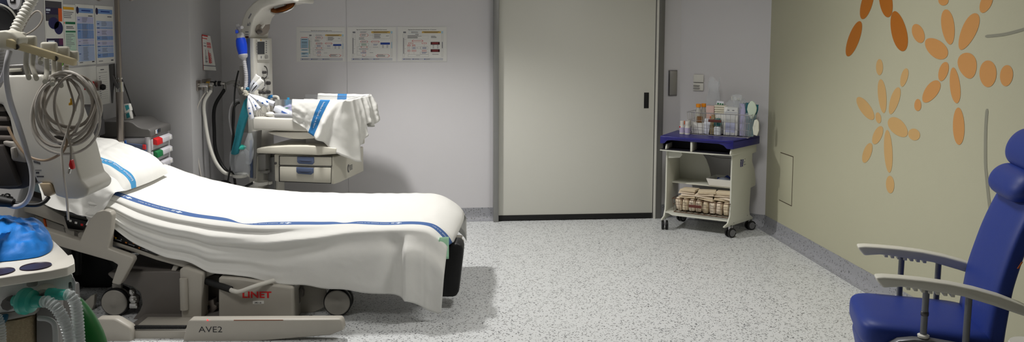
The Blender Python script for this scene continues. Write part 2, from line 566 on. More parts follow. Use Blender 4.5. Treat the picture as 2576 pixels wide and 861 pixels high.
# ------------------------------------------------------------------ sheets of paper with print
class Sheet(MB):
    """paper drawn in photo pixels on a plane: f(px,py) -> point, out = towards the room"""
    def __init__(s, f, out):
        super().__init__(); s.f, s.out = f, V(out)
        s.m = []

    def use(s, m):
        if m not in s.m: s.m.append(m)
        s.mi = s.m.index(m)

    def paper(s, x0, y0, x1, y1, m, th=.0012):
        s.use(m)
        s.prism([s.f(x0, y0), s.f(x1, y0), s.f(x1, y1), s.f(x0, y1)], s.out*th)
        s.lift = th+.0003

    def r(s, x0, y0, x1, y1, m, k=0):
        s.use(m)
        s.quad([s.f(x, y)+s.out*(s.lift+k*.0002) for x, y in ((x0, y0), (x0, y1), (x1, y1), (x1, y0))])

    def fr(s, x0, y0, x1, y1, m, w=.3, k=0):
        for q in ((x0, y0, x1, y0+w), (x0, y1-w, x1, y1), (x0, y0, x0+w, y1), (x1-w, y0, x1, y1)): s.r(*q, m, k)

    def hexa(s, cx, cy, w, h, m, lw=.35):
        s.use(m)
        o = [(-.5, 0), (-.36, -.5), (.36, -.5), (.5, 0), (.36, .5), (-.36, .5)]
        for i in range(6):
            a, c = o[i], o[(i+1) % 6]
            f = lambda p, q: s.f(cx+p[0]*w*q, cy+p[1]*h*q)+s.out*s.lift
            q = 1-2*lw/h
            s.quad([f(a, 1), f(a, q), f(c, q), f(c, 1)])

    def lines(s, x0, y0, x1, y1, n, m, fill=.45, rag=.3):
        st = (y1-y0)/n
        for i in range(n):
            e = x1-(x1-x0)*rag*random.random()
            s.r(x0, y0+i*st, e, y0+i*st+st*fill, m, 1)

    def txt(s, t, x, y, h, m, align='LEFT', sx=1, bold=0, k=2):
        s.use(m)
        s.text(t, h, lambda a, c: s.f(x+a, y-c)+s.out*(s.lift+k*.0002), align, bold, sx)


M_film2 = mat('laminate sleeve', (214, 213, 209), .35, var=.015)
M_pgrey = mat('print mid grey', (120, 120, 126), .7)
M_pband = mat('print footer grey', (182, 183, 188), .7)
M_plb = mat('print light blue', (158, 190, 208), .7)
M_pgold = mat('print gold', (206, 172, 92), .7)
M_pblue = mat('print deep blue', (34, 62, 140), .7)
M_pred = mat('print red', (200, 84, 84), .7)
M_pmar = mat('print maroon', (62, 14, 22), .7)
M_pgrn = mat('print green', (96, 150, 122), .7)
M_ptxt = mat('print dark', (58, 58, 66), .7)
fb = lambda px, py: at(px, py, y=YB-.0005)


def chart(x0, y0, x1, y1, lab, title, kind):
    S = Sheet(fb, (0, -1, 0))
    S.paper(x0, y0, x1, y1, M_film2)
    S.fr(x0+.6, y0+.6, x1-.6, y1-.6, M_pband, .35)
    mx = (x0+x1)/2
    if kind == 0:
        ox, oy, k = 777, 86.5, .86
        S.txt(title, mx+1, 78.2, 3.1, M_ptxt, 'CENTER', 1.0, .03)
        S.r(754, 80, 861, 80.5, M_pblue)
        S.lines(757.5, 93.6, 774, 94.8, 1, M_pred, 1, 0)
        S.r(756.5, 97, 776, 121.5, M_plb); S.fr(756, 96.6, 776.4, 121.9, M_pred, .4, 1)
        for yy in (99, 105, 108, 113, 117.5): S.r(759, yy, 773, yy+1.1, M_ptxt, 2)
        for a, c in ((123.8, 127.8), (132, 138), (140.2, 143)):
            S.r(757.5, a, 776, c, M_plb); S.r(760, a+1, 773, a+2, M_ptxt, 2)
            if c-a > 5: S.r(760, a+3.4, 768, a+4.4, M_ptxt, 2)
        fx, fy0, fx1 = 756, 146.2, 862
    else:
        ox, oy, k = x0+13.5, 78.5, 1.0
        S.txt(title, mx, 75.6, 3.1, M_ptxt, 'CENTER', .93 if kind == 1 else 1.0, .03)
        fx, fy0, fx1 = x0+11.5, 146, x1-10
    S.r(fx, fy0, fx1, fy0+6, M_pband)
    for a in (4, 27, 56): S.r(fx+a, fy0+1.8, fx+a+2, fy0+4, M_pblue, 1); S.lines(fx+a+2.6, fy0+1.8, fx+a+18, fy0+4.6, 2, M_pgrey, .5)
    P = lambda x, y: (ox+x*k, oy+y*k)

    def R(x0, y0, x1, y1, m, kk=0): S.r(*P(x0, y0), *P(x1, y1), m, kk)

    def F(x0, y0, x1, y1, m): S.fr(*P(x0, y0), *P(x1, y1), m, .32)

    def Ln(x0, y0, x1, y1, n, m=M_pgrey, rag=.3): S.lines(*P(x0, y0), *P(x1, y1), n, m, .42, rag)

    def H(cx, cy, w, h, m): S.hexa(*P(cx, cy), w*k, h*k, m)
    # the two side bars and the head band
    F(0, 7.5, 4, 65, M_pgrey); R(1.2, 17, 2.8, 57, M_pgrn if kind == 0 else M_pgrey)
    R(1, 1, 8, 5, M_pgrey); F(97.5, 6, 101, 64, M_pgrey); R(98.4, 27, 100.2, 43, M_plb if kind < 2 else M_pgrey); R(96.5, 0, 101.5, 5.5, M_plb)
    R(7.6, 8, 7.9, 36, M_pgrey)
    for yy in (21, 44, 57): R(4, yy, 8, yy+.35, M_pgrey)
    R(48, 0, 96, 5, M_pgold); R(51, 1, 92, 2, M_ptxt, 1); R(54, 3, 88, 4, M_ptxt, 1)
    if kind < 2:
        F(12, .5, 46, 5, M_pband); Ln(20, 1.3, 40, 4.6, 2)
        H(30, 10, 22, 7.5, M_pred); Ln(23, 7.6, 36, 12.8, 3, M_pgrey)
        R(41, 9.8, 52, 10.1, M_pgrey); F(52, 6, 95, 19.5, M_pgrey); Ln(55, 7.6, 75, 18.5, 6, M_ptxt); Ln(85, 11, 93, 14, 2)
        Ln(17, 15.5, 34, 22, 4)
        H(30, 26.5, 20, 5, M_pred); Ln(24, 25, 36, 28.5, 2, M_pgrey, .1); R(40, 26.3, 47, 26.6, M_pgrey)
        H(58, 26.5, 22, 5, M_pred); Ln(51, 25.8, 65, 27.4, 1, M_pred, .1)
        F(18, 30.5, 42, 37.5, M_pgrn if kind == 1 else M_pgrey); Ln(23, 31.5, 37, 36.6, 3, M_pgrn if kind == 1 else M_pblue)
        H(30, 40, 18, 3.6, M_pred); R(39, 39.8, 48, 40.1, M_pgrey)
        F(49, 30.5, 69, 42.5, M_pband); Ln(53, 33, 65, 36.5, 2, M_pblue); Ln(52, 39.5, 66, 41.2, 1)
        F(21, 43, 46, 48, M_pband); Ln(17, 44, 43, 47, 2)
        R(12.3, 39, 12.6, 60, M_pgrey)
        for yy in (39, 50, 60): R(12.3, yy, 24, yy+.3, M_pgrey)
        H(30, 50.5, 10, 4.5, M_pred); Ln(26.5, 49.5, 33, 51.6, 2, M_pblue, .1)
        Ln(21, 53.5, 38, 56.5, 2, M_pblue); Ln(44, 53.8, 56, 55.8, 1)
        H(30, 60, 10, 4.4, M_pred); H(30, 64.6, 14, 3, M_pband); Ln(26, 63.8, 33, 65.4, 1, M_ptxt, .1)
        R(37, 64.4, 56, 64.8, M_pgrey); H(77, 62, 36, 8, M_pred); Ln(63, 59, 86, 65, 4, M_ptxt, .4)
        R(71, 28.5, 95, 33.8, M_pblue); F(71, 34, 95, 43.5, M_pband); Ln(75, 35, 80, 43, 4, M_pgrey, .1); Ln(86, 35, 91, 43, 4, M_pgrey, .1)
    else:
        F(15, 0, 47, 6, M_plb); Ln(21, 1, 42, 5.6, 3); R(31, 7.4, 40, 8.4, M_ptxt)
        F(11, 10, 64, 20, M_pband); Ln(12, 10.6, 48, 19, 5, M_ptxt, .35); Ln(71, 12, 87, 18, 3, M_ptxt, .4)
        H(37, 24.5, 30, 5, M_pred); Ln(28, 23.8, 46, 25.4, 1, M_pred, .1)
        H(20, 30.5, 13, 4, M_pred); H(54, 30.5, 13, 4, M_pred); Ln(17, 29.8, 23, 31.4, 1, M_pred, .1); Ln(51, 29.8, 57, 31.4, 1, M_pred, .1)
        for cx in (15.5, 27.5): H(cx, 36, 9, 4.4, M_pred); Ln(cx-3, 34.8, cx+3, 37.4, 2, M_pred, .1)
        F(12, 38.5, 18, 46, M_pgrey); F(22, 38.5, 33.5, 46, M_pgrey); Ln(24, 41, 32, 45, 2, M_pblue); H(40.5, 42, 10, 5, M_pgrey); F(45, 38.5, 63, 46, M_pgrey); Ln(49, 40.5, 60, 45, 3, M_pblue)
        Ln(14, 41.4, 16, 43, 1, M_pblue, 0)
        for cx, w in ((15.5, 8), (28, 12), (54, 12)): H(cx, 49.5, w, 4.4, M_pred); Ln(cx-w*.3, 48.4, cx+w*.3, 50.8, 2, M_pred, .1)
        F(44, 52.5, 65, 58, M_pgrey); Ln(48, 53.5, 61, 57, 2, M_pblue)
        R(15.5, 52, 15.8, 58.5, M_pgrey); R(28, 52, 28.3, 58.5, M_pgrey); R(54, 33, 54.3, 38.5, M_pgrey)
        F(13, 58.5, 65, 64.5, M_pgrey); Ln(33, 61, 45, 62.4, 1, M_ptxt, .1)
        R(70, 27, 93, 34, M_pmar); R(74, 29, 89, 29.6, M_pred, 1); R(74, 31, 89, 31.6, M_pred, 1); F(70, 34.2, 93, 45, M_pband); Ln(75, 35, 79, 44.5, 4, M_pgrey, .1); Ln(86, 35, 90, 44.5, 4, M_pgrey, .1)
        R(70, 45.5, 93, 52.5, M_pmar); R(74, 47.5, 89, 48.1, M_pred, 1); R(74, 50, 89, 50.6, M_pred, 1); Ln(74, 57.5, 90, 59.5, 1, M_ptxt, .1)
    return tag(S.build('wall_chart', S.m), lab, 'poster', 'laminated charts on the back wall')


chart(745.3, 67.3, 869.3, 156.2, 'laminated flow chart with a blue side column, nearest the infant warmer', 'Algoritme de reanimació del nadó a terme', 0)
chart(872.5, 67, 997, 155.8, 'middle laminated flow chart of the three on the back wall', 'Algoritme de reanimació del nadó no vigorós amb líquid meconial', 1)
chart(999.8, 66.8, 1124.5, 155.5, 'laminated flow chart with two maroon boxes, nearest the sliding door', 'Algoritme de reanimació del prematur de < 32 setmanes', 2)

# leaflet curling off the alcove's side wall
S = MB()
lf = lambda u, v: V((XP+.004+.05*u*(.35+.65*v)*(.4+.6*u), 5.70+.135*u+.012*v, 1.493-.252*v-.012*u))
MS = [M_paper, M_red, M_pred, M_pgrey, mat('print pale pink', (236, 190, 186), .7)]


def leafmi(u, v):
    if v < .04 and u < .7: return 1
    if .08 < v < .11 and u < .6: return 2
    if .2 < v < .36 and .5 < u < .9: return 4 if int(v*40) % 2 else 2
    if .2 < v < .36 and .12 < u < .42 and int(v*40) % 3 == 0: return 3
    if .42 < v < .8:
        if .58 < u < .62+.25*(v-.4): return 2
        if .5 < v and .55 < u < .8 and (int(v*60)+int(u*30)) % 3: return 2
        if .28 < u < .33 or (.6 < v < .78 and .22 < u < .45 and int(v*60) % 3 == 0): return 3
    if .86 < v < .89: return 3
    return 0


S.grid(lf, 40, 70, leafmi)
S.grid(lambda u, v: lf(0, v)+V((.0, -.004+.004*u, 0)), 1, 20, lambda u, v: 1)
tag(S.build('leaflet', MS, solid=.0008), 'white leaflet with red print curling off the alcove side wall', 'poster')

# ------------------------------------------------------------------ sheets on the left wall
fl = lambda px, py: at(px, py, x=XL+.0005)
M_pnavy = mat('print navy', (38, 30, 66), .6)
M_pphoto = mat('print dark photo', (70, 68, 74), .5)
M_pindigo = mat('print indigo', (26, 24, 80), .6)
M_porange = mat('print orange', (222, 96, 36), .6)
M_ppurp = mat('print purple', (92, 34, 78), .6)
M_ppale = mat('print pale blue', (168, 186, 218), .7)
M_pmid = mat('print mid blue', (116, 150, 204), .7)
M_plil = mat('print lilac', (186, 188, 220), .7)
M_pteal = mat('print mint', (186, 212, 196), .7)
M_pdg = mat('print dark green', (24, 108, 70), .7)
M_lime = mat('print lime', (110, 178, 46), .6)


class LS(Sheet):
    """left wall sheet: the corners of one paper give a bilinear frame (s,t in 0..1)"""
    def __init__(s, tl, tr, br, bl):
        a, bb, c, d = [fl(*p) for p in (tl, tr, br, bl)]
        top, bot = (a.z+bb.z)/2, (c.z+d.z)/2
        y0, y1 = (a.y+d.y)/2, (bb.y+c.y)/2
        super().__init__(lambda u, v: V((XL+.0005, y0+(y1-y0)*u, top+(bot-top)*v)), (1, 0, 0))
        s.w, s.h = y1-y0, top-bot


S = LS((110, 0), (156, 6), (166, 165), (117, 175))
S.paper(0, -.12, 1, 1.0, M_paper)
S.r(.05, .0, .92, .52, M_pphoto); S.r(.05, .10, .92, .2, M_pnavy, 1); S.r(.72, .1, .92, .3, M_porange, 2); S.r(.08, .12, .3, .15, M_print, 3); S.r(.08, .17, .24, .18, M_print, 3)
S.r(.05, .3, .92, .53, M_paper, 1)
S.use(M_pindigo)
for cx, cy, rx, ry in ((.45, .33, .28, .09), (.7, .4, .24, .1)):
    S.quad([S.f(cx+rx*math.cos(a*PI/10), cy+ry*math.sin(-a*PI/10))+V((.0024, 0, 0)) for a in range(20)])
S.r(.05, .56, .92, .68, M_pnavy, 1); S.r(.7, .56, .92, .66, M_ppurp, 2); S.r(.12, .59, .45, .62, M_print, 3)
S.r(.05, .68, .72, .97, M_paper, 1); S.r(.72, .68, .92, .97, M_pphoto, 1); S.r(.7, .93, .86, .98, M_lime, 2)
S.use(M_pphoto); S.quad([S.f(.48+.18*math.cos(a*PI/10), .76+.085*math.sin(-a*PI/10))+V((.0024, 0, 0)) for a in range(20)])
S.lines(.15, .86, .32, .95, 4, M_ptxt, .4, .1)
tag(S.build('wall_poster', S.m), 'dark photo poster on the left wall, left of the forms', 'poster')

S = LS((157, 10), (187, 13), (195, 160), (164, 166))
S.paper(0, 0, 1, 1, M_paper)
S.r(.02, .04, .9, .085, M_yellow); S.lines(.05, .12, .85, .24, 4, M_pgrey); S.r(.04, .29, .1, .32, M_porange); S.r(.14, .285, .96, .325, M_pdg); S.lines(.2, .36, .9, .41, 2, M_ptxt)
S.r(.1, .43, .96, .96, M_pteal); S.r(.14, .435, .96, .46, M_pdg, 1); S.lines(.15, .49, .95, .74, 9, M_pgrey, .35, .6); S.r(.55, .76, .95, .84, M_pgrn, 1); S.lines(.15, .76, .5, .94, 8, M_pgrey); S.r(.1, .85, .96, .9, M_ppale, 1)
tag(S.build('form_sheet', S.m), 'white and mint printed form with a yellow bar on the left wall', 'paper sheet')


def table_form(c, lab, bands):
    S = LS(*c)
    S.paper(0, 0, 1, 1, M_paper)
    S.r(.04, .06, .95, .14, M_pmid); S.use(M_pnavy)
    S.quad([S.f(.09+.07*math.cos(a*PI/8), .1+.06*math.sin(-a*PI/8))+V((.0022, 0, 0)) for a in range(16)])
    S.r(.3, .09, .8, .11, M_pblue, 1)
    S.r(.66, .175, .9, .195, M_pgrey)
    for y0, y1, m in bands:
        S.r(.05, y0, .95, y1, m)
        if y1-y0 > .05: S.lines(.32, y0+.015, .62, y1-.01, max(2, int((y1-y0)/.02)), M_pgrey, .4, .25)
        S.r(.09, (y0+y1)/2-.006, .2, (y0+y1)/2+.006, M_pblue, 1)
    for u in (.26, .66, .78, .88): S.r(u, bands[0][0], u+.012, bands[-1][1], M_plil, 2)
    for y in [b_[0] for b_ in bands]+[.42, .62]: S.r(.05, y-.003, .95, y+.003, M_paper, 3)
    S.lines(.1, .95, .35, .97, 1, M_pgrey, .7); S.r(.78, .945, .92, .965, M_ptxt)
    return tag(S.build('form_sheet', S.m), lab, 'paper sheet', 'printed forms on the left wall')


table_form(((188, 9), (235, 14), (241, 160), (196, 166)), 'blue printed table form on the left wall, beside the mint form',
           [(.2, .31, M_plil), (.31, .57, M_pmid), (.57, .66, M_plil), (.66, .69, M_pmid), (.69, .94, M_ppale)])
table_form(((238, 13), (283, 17), (289, 156), (243, 162)), 'blue printed table form nearest the drip pole',
           [(.26, .37, M_ppale), (.37, .4, M_pmid), (.4, .52, M_plil), (.52, .6, M_pmid), (.6, .69, M_plil), (.69, .72, M_pmid), (.72, .82, M_ppale), (.82, .9, M_pmid)])
S = LS((241, 168), (271, 165), (278, 259), (247, 266))
S.paper(0, 0, 1, 1, M_paper)
S.r(.3, .08, .6, .1, M_ptxt); S.r(.15, .16, .85, .17, M_pgrey)
for k in range(12):
    S.r(.18, .24+k*.055, .85, .244+k*.055, M_pgrey); S.r(.16, .26+k*.055, .26+.1*random.random(), .272+k*.055, M_ptxt)
tag(S.build('form_sheet', S.m), 'handwritten ruled list below the blue forms on the left wall', 'paper sheet')
S = LS((170, 176), (240, 166), (246, 266), (182, 280))
S.paper(-.02, -.02, 1, 1.05, M_paper)
tag(S.build('blank_sheet', S.m), 'blank white sheet on the left wall beside the ruled list', 'paper sheet')
# red tag and bell-shaped clip on the left wall
pt = at(232, 219, x=XL)
t = thing('wall_hook', 'small steel clip with a black knob and red tape on the left wall', 'clip', (XL, pt.y, pt.z-.06))
b = MB(); b.box(pt+V((.015, .05, .005)), (.03, .05, .06), bev=.006); b.build('bracket', M_steel, t)
b = MB(); b.lathe([(0, 0), (.016, .0), (.02, .008), (.015, .022), (0, .024)], pt+V((.03, .06, -.005)), (1, 0, 0), 16); b.build('knob', M_black, t)
b = MB(); b.box(pt+V((.004, -.05, .012)), (.006, .13, .045), bev=.001); b.build('red_tape', M_red, t)
# ================================================================== the bed
BO, BU, BV, UZ = V((-.539, 4.087, 0)), V((.99644, -.0843, 0)), V((.0843, .99644, 0)), V((0, 0, 1))


def bl(u, v, z): return BO+BU*u+BV*v+UZ*z


def bp(px, py, v): return at(px, py, pl=(BO+BV*v, BV))


def buz(px, py, v):
    q = bp(px, py, v)-BO
    return q.dot(BU), q.z


def slab(bb, pts, v, dv, bev=0, seg=2):
    return bb.prism([bp(x, y, v) for x, y in pts], BV*dv, bev, seg)


ZT_U = [-1.75, -1.4, -1.2, -1.05, -.9, -.75, -.55, -.2, .3, .42, .5, .56, .61, .64, .66]
ZT_Z = [.83, .715, .645, .592, .555, .525, .503, .487, .486, .484, .474, .455, .425, .395, .36]


def ztop(u): return lerp1(u, ZT_U, ZT_Z)


bed = thing('hospital_bed', 'grey hospital birthing bed made up with white linen in the foreground', 'bed', bl(-.5, .45, 0))
# mattress: a profile swept across the bed
b = MB()
us = [-1.72, -1.55, -1.4, -1.2, -1.05, -.9, -.75, -.55, -.3, 0, .3, .40, .46]
top = [(u, ztop(u)-.012) for u in us]+[(.50, .42), (.51, .39)]
bot = [(.50, .375)]+[(u, ztop(u)-.115) for u in us[::-1]]
b.prism([bl(u, .05, z-.006) for u, z in top+bot if u > -1.3]+[bl(-1.21, .05, .64-.103+.02)], BV*.79, bev=.012)
b.prism([bl(-1.70, .03, ztop(-1.7)-.012), bl(-1.4, .03, ztop(-1.4)-.012), bl(-1.215, .03, ztop(-1.215)-.012), bl(-1.215, .03, ztop(-1.215)-.115), bl(-1.4, .03, ztop(-1.4)-.115), bl(-1.7, .03, ztop(-1.7)-.115)], BV*.63, bev=.012)
b.build('mattress', mat('mattress grey', (138, 156, 162), .5), bed)
# frame under the mattress
b = MB()
b.prism([bl(u, .08, ztop(u)-.117) for u in us]+[bl(u, .08, ztop(u)-.165) for u in us[::-1]], BV*.56, bev=.006)
b.build('mattress_frame', M_beddark, bed)
b = MB()
slab(b, [(20, 503), (75, 511), (112, 518), (160, 545), (238, 558), (224, 604), (166, 596), (160, 568), (84, 540), (20, 522)], -.02, .05, .006)
b.build('backrest_rail', M_bedgrey, bed)
b = MB(); slab(b, [(86, 541), (160, 569), (166, 596), (160, 612), (100, 590)], .06, .03, .004)
pn = b.build('backrest_panel', M_bedgrey, bed)
b = MB(); slab(b, [(108, 551), (112, 552), (118, 581), (114, 580)], .05, .012); tag(b.build('orange_strip', mat('orange strip', (220, 96, 30), .5), pn), 'orange marking strip', None)
SR = [(243, 534), (262, 529.5), (276, 533), (281, 541), (272, 627), (327, 646), (333, 650), (334.5, 658), (303, 716), (297, 718), (280, 713), (296, 667), (283, 659), (160, 624), (96, 604), (96, 574), (160, 594), (200, 607), (223, 555)]
b = MB(); slab(b, SR, -.13, .05, .007, 3); b.build('side_rail', M_bedgrey, bed)
b = MB(); slab(b, [(160, 372), (226, 357), (228, 318), (235, 312), (243, 314), (247, 322), (247, 360), (242, 378), (225, 392), (160, 396)], .665, .022, .006, 3); b.build('side_rail', M_bedgrey, bed)
b = MB(); slab(b, [(244, 357), (310, 357), (312, 372), (244, 376)], .672, .012, .003); tag(b.build('head_board', M_cream, bed), 'cream head board edge', None)
# control panels
b = MB(); slab(b, [(160, 544), (218, 557), (208, 580.5), (170, 576)], -.035, .02, .003)
cp = b.build('control_panel', M_blackg, bed)
b = MB()
for x, y, m in ((177, 556, 0), (191, 561, 0), (206, 566, 1)):
    b.mi = m; slab(b, [(x-3, y-3), (x+3, y-2), (x+2.6, y+3), (x-3, y+2)], -.0365, .002)
b.build('button', [M_paper, M_red], cp)
b = MB(); slab(b, [(158, 577), (184, 582), (186, 604), (200, 607), (198, 590), (206, 583), (160, 570)], -.02, .04, .004); b.build('bracket', M_beddark, bed)
b = MB(); slab(b, [(274, 575), (300, 592), (360, 618), (413, 637), (394, 643), (275, 604)], -.045, .03, .003)
cp = b.build('control_panel', M_blackg, bed)
b = MB()
for i, (x, y) in enumerate([(285, 595), (291, 599), (305, 603), (317, 611), (336, 612), (336, 619), (350, 624), (367, 627), (379, 631), (388, 634)]):
    b.mi = (1, 2, 0, 1, 1, 0, 1, 0, 0, 3)[i]
    w = 2.2 if b.mi else 1.2
    slab(b, [(x-w, y-w), (x+w, y-w*.6), (x+w, y+w), (x-w, y+w*.6)], -.0465, .002)
b.mi = 0
for x, y in ((296, 604), (330, 616), (362, 628)): slab(b, [(x-7, y-2.2), (x+9, y+2.6), (x+9, y+3.6), (x-7, y-1.2)], -.0465, .002)
b.build('button', [mat('key print', (190, 190, 192), .5), mat('amber print', (190, 110, 40), .5), M_yellow, M_red], cp)
b = MB(); slab(b, [(274, 605), (394, 644), (414, 637), (505, 671), (540, 690), (520, 698), (486, 681), (393, 655), (274, 614)], -.05, .05, .006, 3); b.build('side_beam', M_bedgrey, bed)
b = MB(); slab(b, [(436, 668), (449, 670), (433, 700), (452, 692), (453, 700), (427, 713), (419, 704)], -.03, .03, .004); b.build('release_lever', M_bedgrey, bed)
for cx in (322, 195): b = MB(); b.tube([bp(cx, 632, .35), bp(cx, 690, .35)], .022, 12); b.build('support_strut', M_black, bed)
# undercarriage
b = MB(); slab(b, [(268, 690), (276, 685), (430, 682), (455, 685), (458, 828), (328, 828), (332, 806), (350, 784), (357, 765), (352, 738), (335, 724), (300, 712), (280, 702)], -.04, .5, .014, 3); b.build('column_cover', M_beddark, bed)
b = MB(); slab(b, [(100, 600), (260, 640), (300, 700), (260, 740), (100, 690)], .47, .2, .01); b.build('lift_arm', M_black, bed)
b = MB(); slab(b, [(450, 678), (462, 674), (509, 690), (507, 822), (456, 822)], -.11, .1, .012); po = b.build('lift_post', M_bedgrey, bed)
b = MB(); b.tube([bp(462, 701, -.115), bp(464, 779, -.115)], .020, 20); b.build('hinge_pin', M_bedgrey, po)
b = MB(); slab(b, [(549, 698), (600, 701), (640, 707), (690, 718), (736, 724), (738, 826), (549, 826)], -.10, .5, .012, 3); tw = b.build('lift_housing', M_bedgrey, bed)
b = MB(); slab(b, [(505, 692), (552, 692), (552, 826), (505, 826)], .06, .1, .004); b.build('gap_shade_panel', M_beddark, bed)  # dark panel added to stand in for the shade inside this gap
b = MB()
o0, o1 = bp(610, 749.5, -.1012), bp(683, 748, -.1012)
ex = (o1-o0)
tx = lambda x, y: o0+ex*x+UZ*(y*1.0)
b.text('LINET', .046, lambda x, y: o0+BU*x+UZ*(y-.0), 'LEFT', .0016, 1.0)
lo = min(v.co.dot(BU) for v in b.bm.verts); hi = max(v.co.dot(BU) for v in b.bm.verts)
k = (o1-o0).dot(BU)/(hi-lo)
for v_ in b.bm.verts: v_.co += BU*((v_.co.dot(BU)-lo)*(k-1)+(o0.dot(BU)-lo))
tag(b.build('brand_lettering', mat('red lettering', (206, 24, 26), .45), tw), 'red lettering', None)
b = MB(); slab(b, [(636, 758), (664, 757.5), (664, 765), (636, 765.5)], -.1018, .002)
b.mi = 1
q0 = bp(640, 763.6, -.1026)
b.text('LM21-26', .0105, lambda x, y: q0+BU*x+UZ*y, 'LEFT', .0002, .95)
tag(b.build('inventory_label', [M_paper, M_ink], tw), 'small white label', None)
b = MB(); slab(b, [(518, 758), (537, 754), (539, 768), (545, 770), (545, 778), (532, 790), (522, 790), (516, 772)], -.02, .05, .004); mc = b.build('locking_bracket', M_steel, bed)
b = MB(); b.lathe([(0, 0), (.011, 0), (.011, .012), (0, .012)], bp(522, 775, -.03), BV, 16); b.build('knob', M_black, mc)
b = MB(); slab(b, [(738, 712), (819, 727), (824, 760), (812, 776), (766, 797), (738, 802)], .06, .03, .005); b.build('caster_arm', M_bedgrey, bed)
b = MB(); slab(b, [(200, 770), (228, 745), (238, 742), (236, 768), (222, 800), (205, 800)], .09, .03, .005); b.build('caster_arm', M_bedgrey, bed)
b = MB(); slab(b, [(745, 735), (757, 724), (763, 733), (762, 748), (753, 751), (753, 765), (747, 764), (746, 750), (740, 749)], .02, .03, .003); b.build('brake_pedal', M_beddark, bed)


def caster(bb_px, v, name='caster'):
    u, z = buz(*bb_px, v)
    c = bl(u, v, .0745)
    b = MB()
    for dv in (0, .048):
        b.mi = 0
        b.lathe([(.052, dv), (.07, dv+.002), (.0745, dv+.008), (.0745, dv+.024), (.07, dv+.03), (.05, dv+.032)], c, BV, 40)
        b.mi = 1
        b.lathe([(0, dv-.004), (.02, dv-.004), (.022, dv-.0025), (.064, dv-.0025), (.068, dv+.001), (.068, dv+.031), (0, dv+.032)], c, BV, 40)
    b.mi = 1
    b.box(c+BV*.04+UZ*.05, (.05, .02, .09), (BU, BV, UZ), bev=.006)
    return b.build(name, [M_black, mat('caster grey', (150, 146, 138), .45)], bed)


caster((848, 760), 0)
caster((287, 762), 0)
for u, v in ((-.5, .9), (-1.7, .9)):
    caster((848, 760), 0).location += BU*(u+.02)+BV*v if u > -1 else BU*(-1.16)+BV*.9
b = MB()
for px, py, r in ((333, 735, .02), (338, 752, .03), (345, 748, .015)): b.ball(bp(px, py, .02), (r, r*.8, r))
b.box(bp(338, 768, .02), (.045, .03, .03), (BU, BV, UZ), bev=.006)
b.build('brake_lever', M_chrome, bed)
# low base with its covers
VB = -.33
b = MB(); slab(b, [(471, 812), (476, 806), (856, 804), (861, 811), (865, 831), (832, 844), (668, 858), (600, 864), (460, 872), (461, 850)], VB, .06, .008, 3)
bc = b.build('base_cover', M_bedgrey, bed)
b = MB()
q0, q1 = bp(499.5, 836.5, VB-.0012), bp(559, 835, VB-.0012)
b.text('AVE2', .042, lambda x, y: q0+BU*x+UZ*y, 'LEFT', -.0002, 1.0)
lo = min(v.co.dot(BU) for v in b.bm.verts); hi = max(v.co.dot(BU) for v in b.bm.verts); k = (q1-q0).dot(BU)/(hi-lo)
for v_ in b.bm.verts: v_.co += BU*((v_.co.dot(BU)-lo)*(k-1)+(q0.dot(BU)-lo))
tag(b.build('model_lettering', M_ink, bc), 'dark lettering', None)
b = MB(); slab(b, [(588, 805.5), (712, 805), (712, 806.5), (588, 807)], VB-.001, .002); b.build('indicator_line', mat('rust line', (130, 70, 40), .6), bc)
b = MB(); b.ball(bp(522, 805.5, VB-.001), (.003, .003, .003)); b.build('indicator_light', mat('red led', (255, 30, 40), .4, emit=((255, 30, 40), 3)), bc)
b = MB(); slab(b, [(240, 803), (286, 803), (296, 807), (328, 826), (332, 840), (332, 880), (240, 880)], VB, .06, .012, 3); b.build('base_cover', M_bedgrey, bed)
b = MB(); slab(b, [(325, 834), (468, 834), (468, 880), (325, 880)], VB+.03, .2, .006); b.build('base_cover', M_bedgrey, bed)
b = MB()
for k in range(44): slab(b, [(326+k*3.2, 822), (328+k*3.2, 822), (328+k*3.2, 829), (326+k*3.2, 829)], VB+.035, .02)
b.build('bellows', M_black, bed)
b = MB()
b.prism([bl(-1.0, VB+.06, .012), bl(-.32, VB+.06, .012), bl(-.34, .7, .012), bl(-1.0, .7, .012)], UZ*.018, bev=.004); b.build('chassis', M_beddark, bed)
b = MB(); slab(b, [(530, 862), (690, 852.6), (690, 854), (530, 864)], VB+.01, .01); b.build('edge_trim', M_chrome, bed)
for px in (775, 818):
    c = bp(px, 862, VB+.12)
    b = MB(); b.lathe([(0, 0), (.022, 0), (.03, .004), (.03, .02), (.022, .024), (0, .024)], V((c.x, c.y, .031)), BU, 24)
    b.box(V((c.x, c.y, .06))+BU*.012, (.02, .04, .04), (BU, BV, UZ), bev=.004)
    b.build('small_caster', M_black, bed)
# bar with black grip
b = MB(); b.tube(cr([bp(570, 725, -.12), bp(588, 733, -.14), (bp(604, 734, -.145)), bp(640, 721, -.14), bp(690, 706, -.09)], 6), .0115, 14)
hb = b.build('handle_bar', M_ivory, bed)
b = MB(); b.tube([bp(516, 707, -.06), bp(581, 729, -.13)], .017, 14); b.build('grip', M_black, hb)
# foot pad
b = MB(); slab(b, [(1110, 625), (1150, 612), (1160, 617), (1165.5, 627), (1164, 650), (1154, 735), (1147, 747), (1138, 748.5), (1104, 748.5), (1104, 700)], .12, .14, .012, 3); b.build('leg_rest', M_black, bed)
b = MB()
c = bp(1152, 603, .5)
b.lathe([(0, 0), (.03, 0), (.036, .006), (.036, .016), (.026, .022), (.024, .034), (.03, .04), (0, .042)], c-UZ*.02, (0, 0, 1), 24); b.build('end_knob', M_bedgrey, bed)
